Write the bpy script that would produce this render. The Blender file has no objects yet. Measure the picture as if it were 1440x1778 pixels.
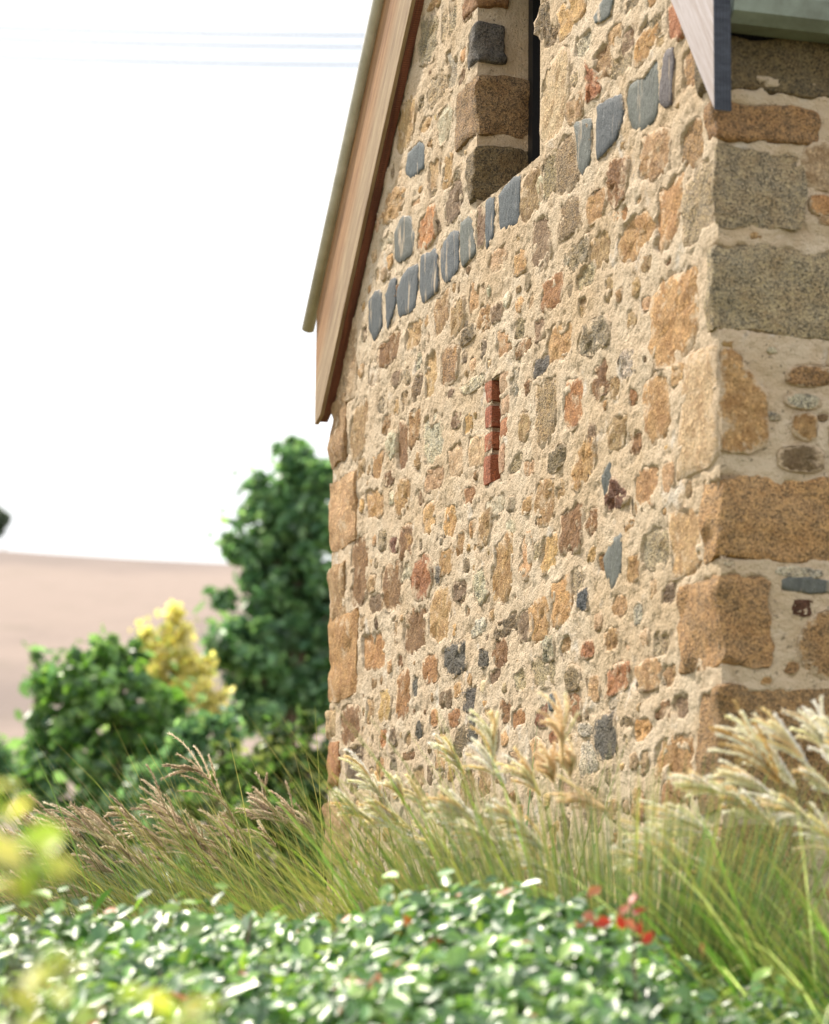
import bpy, math, random
import numpy as np
from mathutils import Matrix, Vector

# ------------------------------------------------------------------ camera, world, sun, exposure
scn = bpy.context.scene
FPX, CX, CY = 4700.0, 720.0, 889.0            # focal length and centre in photograph pixels (1440 x 1778)
PITCH, ROLL = math.radians(9.2), math.radians(0.6)
EYE = np.array([0.0, 0.0, 1.2])
FW = np.array([0, math.cos(PITCH), math.sin(PITCH)])
_rt = np.array([1.0, 0, 0]); _up = np.cross(_rt, FW)
RT = math.cos(ROLL) * _rt + math.sin(ROLL) * _up
UP = -math.sin(ROLL) * _rt + math.cos(ROLL) * _up
cam_d = bpy.data.cameras.new('camera'); cam = bpy.data.objects.new('camera', cam_d)
scn.collection.objects.link(cam); scn.camera = cam
cam_d.sensor_fit = 'VERTICAL'; cam_d.sensor_height = 36.0; cam_d.lens = FPX / 1778 * 36
cam_d.clip_start = 0.05; cam_d.clip_end = 6000
cam_d.dof.use_dof = True; cam_d.dof.focus_distance = 9.0; cam_d.dof.aperture_fstop = 2.9
M = Matrix.Identity(4)
for i in range(3):
    M[i][0], M[i][1], M[i][2], M[i][3] = RT[i], UP[i], -FW[i], EYE[i]
cam.matrix_world = M

SUN_EL, SUN_AZ = math.radians(49), math.atan2(-0.72, 0.69)      # azimuth from +Y towards +X
w = bpy.data.worlds.new('World'); scn.world = w; w.use_nodes = True
nt = w.node_tree; nt.nodes.clear()
def wn(t, **k):
    n = nt.nodes.new(t)
    for a, b in k.items(): setattr(n, a, b)
    return n
sky = wn('ShaderNodeTexSky', sky_type='NISHITA', sun_disc=False, sun_elevation=SUN_EL, sun_rotation=SUN_AZ, air_density=1.4, dust_density=3.0)
tc = wn('ShaderNodeTexCoord'); mp = wn('ShaderNodeMapping'); mp.inputs['Scale'].default_value = (1.2, 1.2, 4.0)
nz = wn('ShaderNodeTexNoise'); nz.inputs['Scale'].default_value = 2.2; nz.inputs['Detail'].default_value = 5
rp = wn('ShaderNodeMapRange'); rp.inputs['From Min'].default_value = .35; rp.inputs['From Max'].default_value = .62
rp.inputs['To Min'].default_value = .62; rp.inputs['To Max'].default_value = .97
mx = wn('ShaderNodeMix', data_type='RGBA'); mx.inputs['B'].default_value = (9.3, 9.4, 9.6, 1)
bg = wn('ShaderNodeBackground'); bg.inputs['Strength'].default_value = 0.1
ou = wn('ShaderNodeOutputWorld')
L = nt.links.new
L(tc.outputs['Generated'], mp.inputs['Vector']); L(mp.outputs['Vector'], nz.inputs['Vector'])
L(nz.outputs['Fac'], rp.inputs['Value']); L(rp.outputs['Result'], mx.inputs['Factor'])
L(sky.outputs['Color'], mx.inputs['A']); L(mx.outputs['Result'], bg.inputs['Color']); L(bg.outputs['Background'], ou.inputs['Surface'])
sd = bpy.data.lights.new('sun', 'SUN'); so = bpy.data.objects.new('sun', sd); scn.collection.objects.link(so)
sd.energy = 4.0; sd.angle = math.radians(3); sd.color = (1.0, 0.91, 0.78)
tosun = Vector((math.sin(SUN_AZ) * math.cos(SUN_EL), math.cos(SUN_AZ) * math.cos(SUN_EL), math.sin(SUN_EL)))
so.rotation_euler = tosun.to_track_quat('Z', 'Y').to_euler(); so.location = tosun * 60
vs = scn.view_settings; vs.view_transform = 'Standard'; vs.look = 'None'; vs.gamma = 1.0; vs.use_curve_mapping = False
vs.exposure = 0.75
scn.render.engine = 'CYCLES'; scn.cycles.use_denoising = True; scn.cycles.max_bounces = 6
scn.cycles.transparent_max_bounces = 8

# ------------------------------------------------------------------ helpers
rng = np.random.default_rng(7); random.seed(7)
COL = scn.collection
ORG = {}
def lin(c):
    c = np.asarray(c, float) / 255.0
    return np.where(c <= .04045, c / 12.92, ((c + .055) / 1.055) ** 2.4)
def ray(x, y): return FW + (x - CX) / FPX * RT + (CY - y) / FPX * UP
def at(x, y, d):                       # point seen at pixel (x, y), d metres along +Y
    r = ray(x, y); return EYE + r * (d / r[1])
def tag(o, label=None, cat=None, group=None, kind=None):
    for k, v in (('label', label), ('category', cat), ('group', group), ('kind', kind)):
        if v: o[k] = v
    return o
def empty(name, loc):
    o = bpy.data.objects.new(name, None); COL.objects.link(o); o.location = loc; o.empty_display_size = .2
    ORG[o] = np.array(loc, float); return o
def mesh(name, verts, faces, mat, tint=None, smooth=True):
    me = bpy.data.meshes.new(name)
    verts = np.asarray(verts, np.float32)
    if isinstance(faces, np.ndarray):
        n, k = faces.shape
        me.vertices.add(len(verts)); me.vertices.foreach_set('co', verts.ravel())
        me.loops.add(n * k); me.loops.foreach_set('vertex_index', faces.astype(np.int32).ravel())
        me.polygons.add(n); me.polygons.foreach_set('loop_start', np.arange(0, n * k, k, dtype=np.int32))
        me.update(calc_edges=True)
    else:
        me.from_pydata(verts.tolist(), [], faces); me.update()
    if smooth: me.polygons.foreach_set('use_smooth', np.ones(len(me.polygons), bool))
    if tint is not None:
        a = me.color_attributes.new('tint', 'FLOAT_COLOR', 'POINT')
        t = np.ones((len(verts), 4), np.float32); t[:, :3] = tint; a.data.foreach_set('color', t.ravel())
    if mat: me.materials.append(mat)
    return me
def obj(name, verts, faces, mat, parent=None, origin=None, tint=None, smooth=True, R=None):
    verts = np.asarray(verts, float)
    if origin is None: origin = ORG[parent] if parent is not None else verts.mean(0)
    origin = np.asarray(origin, float)
    loc = verts - origin
    if R is not None: loc = loc @ R                     # columns of R are the local axes
    o = bpy.data.objects.new(name, mesh(name, loc, faces, mat, tint, smooth)); COL.objects.link(o)
    o.location = origin - (ORG[parent] if parent is not None else 0)
    if R is not None: o.rotation_euler = Matrix(R.tolist()).to_euler()
    if parent is not None: o.parent = parent
    ORG[o] = origin
    return o
def _h(ix, iy, iz, s):
    h = (ix.astype(np.int64) * 374761393 + iy.astype(np.int64) * 668265263 + iz.astype(np.int64) * 2147483647 + s * 974711) & 0xffffffff
    h = ((h ^ (h >> 13)) * 1274126177) & 0xffffffff
    h = (h ^ (h >> 16)) & 0xffffff
    return h / float(0xffffff) * 2 - 1
def noise(p, s=0):
    p = np.asarray(p, float); i = np.floor(p); f = p - i; i = i.astype(np.int64); u = f * f * f * (f * (f * 6 - 15) + 10)
    r = 0
    for dx in (0, 1):
        for dy in (0, 1):
            for dz in (0, 1):
                wgt = (u[:, 0] if dx else 1 - u[:, 0]) * (u[:, 1] if dy else 1 - u[:, 1]) * (u[:, 2] if dz else 1 - u[:, 2])
                r = r + wgt * _h(i[:, 0] + dx, i[:, 1] + dy, i[:, 2] + dz, s)
    return r
def fbm(p, s=0, o=4, g=.5):
    a, t, r = 1., 0., 0.
    for k in range(o): r = r + a * noise(p * 2 ** k + k * 17.3, s + k); t += a; a *= g
    return r / t
def sstep(a, b, x):
    t = np.clip((x - a) / (b - a), 0, 1); return t * t * (3 - 2 * t)

# ------------------------------------------------------------------ materials
def newmat(name):
    m = bpy.data.materials.new(name); m.use_nodes = True
    n = m.node_tree; b = n.nodes['Principled BSDF']
    return m, n, b
def nd(n, t, ins=None, **k):
    x = n.nodes.new(t)
    for a, v in k.items(): setattr(x, a, v)
    for a, v in (ins or {}).items():
        if hasattr(v, 'is_output') or isinstance(v, bpy.types.NodeSocket): n.links.new(v, x.inputs[a])
        else: x.inputs[a].default_value = v
    return x
def ntex(n, vec, scale, detail=4, rough=.55, dist=0):
    return nd(n, 'ShaderNodeTexNoise', {'Vector': vec, 'Scale': scale, 'Detail': detail, 'Roughness': rough, 'Distortion': dist}).outputs['Fac']
def ramp(n, fac, a, b, lo=0., hi=1.):
    return nd(n, 'ShaderNodeMapRange', {'Value': fac, 'From Min': a, 'From Max': b, 'To Min': lo, 'To Max': hi}, interpolation_type='SMOOTHSTEP').outputs['Result']
def mix(n, fac, a, b, blend='MIX'):
    x = nd(n, 'ShaderNodeMix', data_type='RGBA', blend_type=blend)
    for k, v in (('Factor', fac), ('A', a), ('B', b)):
        s = [i for i in x.inputs if i.name == k and (i.type == 'RGBA' or (k == 'Factor' and i.type == 'VALUE'))][0]
        if isinstance(v, bpy.types.NodeSocket): n.links.new(v, s)
        else: s.default_value = v if k == 'Factor' else tuple(v) + ((1,) if len(v) == 3 else ())
    return [o for o in x.outputs if o.type == 'RGBA'][0]
def bump(n, b, hgt, strength=.5, dist=.01):
    x = nd(n, 'ShaderNodeBump', {'Height': hgt, 'Strength': strength, 'Distance': dist}); n.links.new(x.outputs['Normal'], b.inputs['Normal'])
def mathn(n, op, a, b):
    x = nd(n, 'ShaderNodeMath', operation=op)
    for i, v in enumerate((a, b)):
        if isinstance(v, bpy.types.NodeSocket): n.links.new(v, x.inputs[i])
        else: x.inputs[i].default_value = v
    return x.outputs[0]
MORTAR = lin((203, 180, 150))
def stone_mat(name, kind, attr=False):
    m, n, b = newmat(name)
    tcn = n.nodes.new('ShaderNodeTexCoord'); oi = n.nodes.new('ShaderNodeObjectInfo')
    off = nd(n, 'ShaderNodeVectorMath', {0: tcn.outputs['Object']}, operation='ADD')
    sc = nd(n, 'ShaderNodeVectorMath', operation='SCALE'); n.links.new(oi.outputs['Random'], sc.inputs['Scale']); sc.inputs[0].default_value = (37, 91, 53)
    n.links.new(sc.outputs[0], off.inputs[1]); v = off.outputs[0]
    col = nd(n, 'ShaderNodeAttribute', attribute_name='tint').outputs['Color'] if attr else oi.outputs['Color']
    if kind == 'slate':
        mpn = nd(n, 'ShaderNodeMapping', {'Vector': v, 'Scale': (3, 3, .55)}); vv = mpn.outputs[0]
        a = ntex(n, vv, 22, 5, .65); f = ntex(n, v, 260, 3)
        c = mix(n, ramp(n, a, .3, .72, 0, .8), col, mix(n, 1., col, (.55, .57, .6), 'MULTIPLY'))
        c = mix(n, ramp(n, f, .57, .75, 0, .5), c, (.42, .44, .44))
        c = mix(n, ramp(n, ntex(n, vv, 9, 4), .58, .72, 0, .75), c, MORTAR)
        hgt = mathn(n, 'ADD', mathn(n, 'ADD', a, ntex(n, vv, 60, 3)), mathn(n, 'MULTIPLY', f, .4)); st, di = .8, .008
        b.inputs['Roughness'].default_value = .62
    elif kind == 'granite':
        a = ntex(n, v, 14, 4, .6); f = ntex(n, v, 210, 2, .7); g = ntex(n, v, 120, 2, .7)
        c = mix(n, ramp(n, a, .35, .7, 0, .65), col, mix(n, 1., col, (1.25, .95, .62), 'MULTIPLY'))
        bl_ = ntex(n, v, 42, 3, .7); c = mix(n, ramp(n, bl_, .48, .62, 0, .8), c, mix(n, 1., col, (1.6, 1.5, 1.28), 'MULTIPLY')); c = mix(n, ramp(n, bl_, .46, .36, 0, .7), c, mix(n, 1., col, (.45, .46, .46), 'MULTIPLY'))
        c = mix(n, ramp(n, g, .50, .60, 0, .9), c, mix(n, 1., col, (.34, .33, .32), 'MULTIPLY'))
        c = mix(n, ramp(n, f, .53, .63, 0, .85), c, mix(n, 1., col, (2.0, 1.85, 1.65), 'MULTIPLY'))
        hgt = mathn(n, 'ADD', mathn(n, 'MULTIPLY', a, .8), mathn(n, 'ADD', g, mathn(n, 'MULTIPLY', f, .4))); st, di = 1., .012
        b.inputs['Roughness'].default_value = .88
    else:
        a = ntex(n, v, 16, 5, .65); f = ntex(n, v, 150, 2, .75); g = ntex(n, v, 60, 4, .75)
        c = mix(n, ramp(n, a, .36, .64, 0, .8), col, mix(n, 1., col, (.66, .54, .42), 'MULTIPLY'))
        c = mix(n, ramp(n, g, .50, .64, 0, .9), c, mix(n, 1., col, (1.45, 1.4, 1.35), 'MULTIPLY'))
        c = mix(n, ramp(n, f, .54, .64, 0, .75), c, mix(n, 1., col, (.36, .30, .26), 'MULTIPLY'))
        c = mix(n, ramp(n, ntex(n, v, 11, 5, .7), .55, .68, 0, .85), c, MORTAR)
        hgt = mathn(n, 'ADD', mathn(n, 'MULTIPLY', a, .9), mathn(n, 'ADD', g, mathn(n, 'MULTIPLY', f, .35))); st, di = 1., .012
        b.inputs['Roughness'].default_value = .9
    ed = nd(n, 'ShaderNodeAttribute', attribute_name='edge').outputs['Fac']
    en = mathn(n, 'ADD', ed, mathn(n, 'MULTIPLY', mathn(n, 'SUBTRACT', ntex(n, v, 26, 4, .7), .5), 2.6 if kind != 'slate' else 1.2))
    c = mix(n, ramp(n, en, .57 if kind != 'slate' else .9, .92 if kind != 'slate' else 1.15, 0, .92), c, MORTAR)
    n.links.new(c, b.inputs['Base Color']); bump(n, b, hgt, st, di)
    return m
def mortar_mat():
    m, n, b = newmat('lime_mortar'); v = n.nodes.new('ShaderNodeTexCoord').outputs['Object']
    a = ntex(n, v, 5, 5, .6); g = ntex(n, v, 38, 4, .65); f = ntex(n, v, 240, 3, .7)
    c = mix(n, ramp(n, a, .32, .68), MORTAR, lin((208, 190, 164)))
    c = mix(n, ramp(n, ntex(n, v, 13, 4, .6, .4), .52, .72, 0, .7), c, lin((188, 164, 134)))
    c = mix(n, ramp(n, ntex(n, v, 1.6, 4, .6), .45, .66, 0, .6), c, lin((190, 164, 128)))
    c = mix(n, ramp(n, g, .56, .74, 0, .6), c, lin((160, 142, 118)))
    c = mix(n, ramp(n, ntex(n, v, 62, 3, .7), .60, .70, 0, .85), c, lin((112, 98, 78)))  # dark specks: small chips, and pit shadows painted in
    c = mix(n, ramp(n, f, .62, .78, 0, .6), c, lin((120, 108, 88)))
    c = mix(n, ramp(n, ntex(n, v, 7.5, 4, .6), .60, .72, 0, .55), c, lin((214, 208, 198)))
    n.links.new(c, b.inputs['Base Color']); b.inputs['Roughness'].default_value = .95
    bump(n, b, mathn(n, 'ADD', g, mathn(n, 'MULTIPLY', ntex(n, v, 130, 3, .7), .8)), 1., .012)
    return m
def wood_mat(name, base, dark, strip, sawn=0.):
    m, n, b = newmat(name); v = n.nodes.new('ShaderNodeTexCoord').outputs['Object']
    mpn = nd(n, 'ShaderNodeMapping', {'Vector': v, 'Scale': (.7, 12, 12)}).outputs[0]
    g = ntex(n, mpn, 5, 5, .65, .6); h = ntex(n, mpn, 26, 3, .6); sp = nd(n, 'ShaderNodeSeparateXYZ', {0: v})
    c = mix(n, ramp(n, g, .3, .7), base, dark)
    c = mix(n, ramp(n, h, .55, .75, 0, .6), c, mix(n, 1., dark, (.6, .55, .5), 'MULTIPLY'))
    c = mix(n, ramp(n, mathn(n, 'ADD', sp.outputs['Y'], mathn(n, 'MULTIPLY', g, .05)), .13, .26), c, mix(n, 1., c, strip, 'MULTIPLY'))  # upper edge tinted: staining plus the capping's shade painted in
    hgt = mathn(n, 'ADD', g, mathn(n, 'MULTIPLY', h, .5))
    if sawn:
        mp2 = nd(n, 'ShaderNodeMapping', {'Vector': v, 'Scale': (1, .25, .25)}).outputs[0]
        wv = nd(n, 'ShaderNodeTexWave', {'Vector': mp2, 'Scale': 36., 'Distortion': 2.5, 'Detail': 2.}).outputs['Fac']
        c = mix(n, mathn(n, 'MULTIPLY', wv, sawn), c, mix(n, 1., c, (.5, .42, .4), 'MULTIPLY'))
        hgt = mathn(n, 'ADD', hgt, wv)
    n.links.new(c, b.inputs['Base Color']); b.inputs['Roughness'].default_value = .7
    bump(n, b, hgt, .5, .003)
    return m
def metal_mat(name, c1, c2, rough=.4, met=.25):
    m, n, b = newmat(name); v = n.nodes.new('ShaderNodeTexCoord').outputs['Object']
    c = mix(n, ramp(n, ntex(n, v, 9, 5, .65), .35, .7), c1, c2)
    c = mix(n, ramp(n, ntex(n, v, 90, 3), .6, .8, 0, .35), c, (.08, .075, .06))
    n.links.new(c, b.inputs['Base Color']); b.inputs['Roughness'].default_value = rough; b.inputs['Metallic'].default_value = met
    bump(n, b, ntex(n, v, 60, 3), .12, .003)
    return m
def leaf_mat(name, rough=.5, spec=.5, trans=.35, tcol=(1.3, 1.25, .45), coat=0., mott=(.6, .7, .6)):
    m, n, b = newmat(name)
    a = nd(n, 'ShaderNodeAttribute', attribute_name='tint').outputs['Color']
    gm = n.nodes.new('ShaderNodeNewGeometry')
    v = n.nodes.new('ShaderNodeTexCoord').outputs['Object']
    a = mix(n, ramp(n, ntex(n, v, 40, 2), .3, .75, 0, .5), a, mix(n, 1., a, mott, 'MULTIPLY'))
    n.links.new(a, b.inputs['Base Color']); b.inputs['Roughness'].default_value = rough
    b.inputs['Specular IOR Level'].default_value = spec; b.inputs['Coat Weight'].default_value = coat; b.inputs['Coat Roughness'].default_value = .33
    t = nd(n, 'ShaderNodeBsdfTranslucent', {'Color': mix(n, 1., a, tcol, 'MULTIPLY')})
    ms = nd(n, 'ShaderNodeMixShader', {0: trans, 1: b.outputs[0], 2: t.outputs[0]})
    n.links.new(ms.outputs[0], n.nodes['Material Output'].inputs['Surface'])
    return m
def bark_mat():
    m, n, b = newmat('bark'); v = n.nodes.new('ShaderNodeTexCoord').outputs['Object']
    mpn = nd(n, 'ShaderNodeMapping', {'Vector': v, 'Scale': (1, 1, .2)}).outputs[0]
    g = ntex(n, mpn, 14, 5)
    n.links.new(mix(n, ramp(n, g, .3, .7), lin((74, 60, 46)), lin((128, 112, 92))), b.inputs['Base Color']); b.inputs['Roughness'].default_value = .9
    bump(n, b, g, .8, .03); return m
def flat_mat(name, col, rough=.6, met=0., spec=.5):
    m, n, b = newmat(name); v = n.nodes.new('ShaderNodeTexCoord').outputs['Object']
    c = mix(n, ramp(n, ntex(n, v, 30, 4), .3, .7), col, tuple(np.array(col) * .75))
    n.links.new(c, b.inputs['Base Color']); b.inputs['Roughness'].default_value = rough; b.inputs['Metallic'].default_value = met
    b.inputs['Specular IOR Level'].default_value = spec
    return m
SAND, GRAN, SLAT = stone_mat('sandstone', 'sand'), stone_mat('granite', 'granite'), stone_mat('slate', 'slate')
CHIP = stone_mat('rubble_chip', 'sand', True)
MORT = mortar_mat()
W_LIGHT = wood_mat('weathered_hardwood', lin((168, 146, 114)), lin((124, 100, 72)), (.95, .70, .48))
W_RED = wood_mat('sawn_red_shaded_wood', lin((140, 84, 58)), lin((92, 50, 36)), (1, 1, 1), .8)  # raw red sawn timber, with the underside's shade painted into it
W_GREY = wood_mat('silvered_hardwood', lin((182, 174, 176)), lin((158, 144, 138)), (1, 1, 1))
W_SHADE = wood_mat('shade_painted_wood', lin((66, 72, 84)), lin((40, 46, 58)), (1, 1, 1), .5)  # ringed timber with shade painted in as a dark tone
ROLL_M = metal_mat('tan_painted_steel', lin((200, 196, 182)), lin((176, 172, 156)), .32, .1)
GUT_M = metal_mat('green_grey_gutter_steel', lin((132, 142, 130)), lin((106, 112, 100)), .45, .2)
ROOF_M = metal_mat('roof_steel', lin((150, 146, 130)), lin((120, 116, 102)), .5, .3)
BLACK = flat_mat('black_frame', lin((18, 20, 24)), .5)
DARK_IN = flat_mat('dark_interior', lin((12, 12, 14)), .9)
BARK = bark_mat()
LEAF_T = leaf_mat('tree_leaf', .36, .8, .55, (1.2, 1.25, .75))
LEAF_H = leaf_mat('glossy_hedge_leaf', .43, .7, .38, coat=.65)
LEAF_Y = leaf_mat('yellow_leaf', .4, .5, .55, (1.2, 1.2, .7))
BLADE = leaf_mat('grass_blade', .34, .7, .34, (1.05, 1.15, .6))
PLUME = leaf_mat('plume_fluff', .8, .2, .55, (1.06, 1.04, .98), mott=(.9, .86, .78))

# ------------------------------------------------------------------ ground, hill
def ground_mat():
    m, n, b = newmat('soil_and_grass'); v = n.nodes.new('ShaderNodeTexCoord').outputs['Object']
    c = mix(n, ramp(n, ntex(n, v, .6, 5), .35, .65), lin((92, 98, 58)), lin((128, 112, 80)))
    c = mix(n, ramp(n, ntex(n, v, 30, 4), .45, .7), c, lin((70, 62, 44)))
    n.links.new(c, b.inputs['Base Color']); b.inputs['Roughness'].default_value = .95
    bump(n, b, ntex(n, v, 25, 4), .8, .05); return m
def hill_mat():
    m, n, b = newmat('dry_hill_grass'); v = n.nodes.new('ShaderNodeTexCoord').outputs['Object']
    c = mix(n, ramp(n, ntex(n, v, .02, 5), .42, .58), lin((146, 129, 118)), lin((124, 110, 102)))
    c = mix(n, ramp(n, ntex(n, v, .15, 5), .5, .75, 0, .5), c, lin((126, 114, 100)))
    n.links.new(c, b.inputs['Base Color']); b.inputs['Roughness'].default_value = .95
    bump(n, b, ntex(n, v, .6, 4), .6, .4); return m
g = np.concatenate([-np.geomspace(2500, 8, 26), np.linspace(-6, 6, 9), np.geomspace(8, 2500, 26)])
gx, gy = np.meshgrid(g, g + 8); nx = len(g)
gp = np.stack([gx.ravel(), gy.ravel(), np.zeros(nx * nx)], 1)
gp[:, 2] = .04 * noise(gp * .4, 3) - sstep(14, 60, np.abs(gp[:, 1] - 8)) * 1.2
ii = (np.arange(nx - 1)[:, None] * nx + np.arange(nx - 1)[None]).ravel()
quad = lambda i, w_: np.stack([i, i + 1, i + 1 + w_, i + w_], 1)
tag(obj('ground', gp, quad(ii, nx), ground_mat(), origin=(0, 0, 0)), kind='structure')
def hill_z(x, y):
    p = np.stack([x / 160, y / 160, np.zeros_like(x)], 1)
    ridge = 57.5 + 4 * np.exp(-((x + 90) / 45) ** 2) + 1.0 * np.sin(x / 60 + 2)
    return -3 + (ridge + 3) * sstep(110, 430, y) * (1 - .5 * sstep(450, 900, y)) + fbm(p, 5, 4) * 1.2 * sstep(110, 300, y)
hx, hy = np.meshgrid(np.linspace(-700, 900, 120), np.concatenate([np.linspace(105, 460, 90), np.linspace(475, 1000, 25)])); w_ = 120
hp = np.stack([hx.ravel(), hy.ravel(), hill_z(hx.ravel(), hy.ravel())], 1)
ii = (np.arange(hx.shape[0] - 1)[:, None] * w_ + np.arange(w_ - 1)[None]).ravel()
tag(obj('hill', hp, quad(ii, w_), hill_mat(), origin=(0, 300, 0)), kind='structure')

# ------------------------------------------------------------------ cottage frame of reference
ANG = math.radians(16.5)
_c = at(1250, 800, 7.0); CRN = np.array([_c[0], _c[1], 0.0])             # near corner on the ground
DS = np.array([-math.sin(ANG), math.cos(ANG), 0.0])                       # along the gable, away from the corner
NG = np.array([-math.cos(ANG), -math.sin(ANG), 0.0])                      # gable normal
DF = -NG; NF = -DS                                                        # along the front wall / its normal
ZZ = np.array([0, 0, 1.0]); LEN = 3.99; DEEP = 6.0
def hit(x, y, o=0.0):                  # pixel -> (s, z) on the gable plane moved out by o
    r = ray(x, y); t = ((CRN + NG * o - EYE) @ NG) / (r @ NG); P = EYE + r * t
    return (P - CRN) @ DS, P[2]
def hitf(x, y, o=0.0):                 # pixel -> (u, z) on the front wall
    r = ray(x, y); t = ((CRN + NF * o - EYE) @ NF) / (r @ NF); P = EYE + r * t
    return (P - CRN) @ DF, P[2]
def G(s, z, o=0.0): return CRN + DS * s + NG * o + ZZ * z
cottage = empty('stone_cottage', CRN)
tag(cottage, 'rubble stone cottage with a steep gable, timber bargeboards and large corner stones', 'cottage')
# rake lines: lower front edge of the bargeboards
RO = .052
rl0, rl1 = np.array(hit(556, 720, RO)), np.array(hit(715, 0, RO))
e_r = .12
def solve_o(px, s, z):
    lo, hi = -.2, .3
    for _ in range(40):
        m_ = (lo + hi) / 2; P = G(s, z, m_) - EYE; x = CX + FPX * (P @ RT) / (P @ FW)
        if x > px: lo = m_
        else: hi = m_
    return m_
z_tip = hit(1242, 188, .05)[1]
RO_R = solve_o(1240, -e_r, z_tip)
rr0, rr1 = np.array(hit(1240, 188, RO_R)), np.array(hit(1165, 0, RO_R))
mL = (rl1[1] - rl0[1]) / (rl0[0] - rl1[0]); mR = (rr1[1] - rr0[1]) / (rr1[0] - rr0[0])
APX_S = (rl0[1] + mL * rl0[0] - rr0[1] + mR * rr0[0]) / (mL + mR); APX_Z = rl0[1] + mL * (rl0[0] - APX_S)
def rake(s): return np.minimum(rl0[1] + mL * (rl0[0] - s), rr0[1] + mR * (s - rr0[0]))
print('rakes', mL, mR, 'apex', APX_S, APX_Z, 'RO_R', RO_R)

# openings
wl, wr = hit(828, 300)[0], hit(938, 200)[0]           # window: far edge, near edge
wz0, wz1 = hit(880, 318)[1], 4.62
bl, br_ = hit(854, 745)[0], hit(869, 745)[0]          # brick slot
bz0, bz1 = hit(860, 836)[1], hit(860, 654)[1]
print('window', wl, wr, wz0, 'slot', bl, br_, bz0, bz1)

# ------------------------------------------------------------------ stones
PAL = dict(o=((194, 150, 98), 's'), t=((180, 146, 104), 's'), b=((150, 108, 68), 's'), r=((178, 124, 76), 's'), p=((200, 160, 124), 's'),
           y=((202, 162, 110), 's'), c=((204, 172, 142), 's'), m=((142, 116, 94), 's'), n=((120, 76, 56), 's'), P=((206, 162, 118), 's'),
           w=((204, 194, 178), 's'), l=((170, 168, 156), 'g'), k=((92, 92, 88), 'g'), e=((132, 110, 78), 'g'), s=((68, 83, 90), 'l'), S=((70, 78, 86), 'g'),
           G=((86, 95, 88), 'l'), u=((88, 78, 80), 'l'), g=((140, 124, 94), 'g'), h=((160, 148, 122), 'g'), d=((116, 102, 76), 'g'), q=((148, 138, 114), 'g'),
           B=((158, 126, 84), 'g'), R=((178, 112, 72), 's'))
MATS = dict(s=SAND, g=GRAN, l=SLAT)
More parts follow.
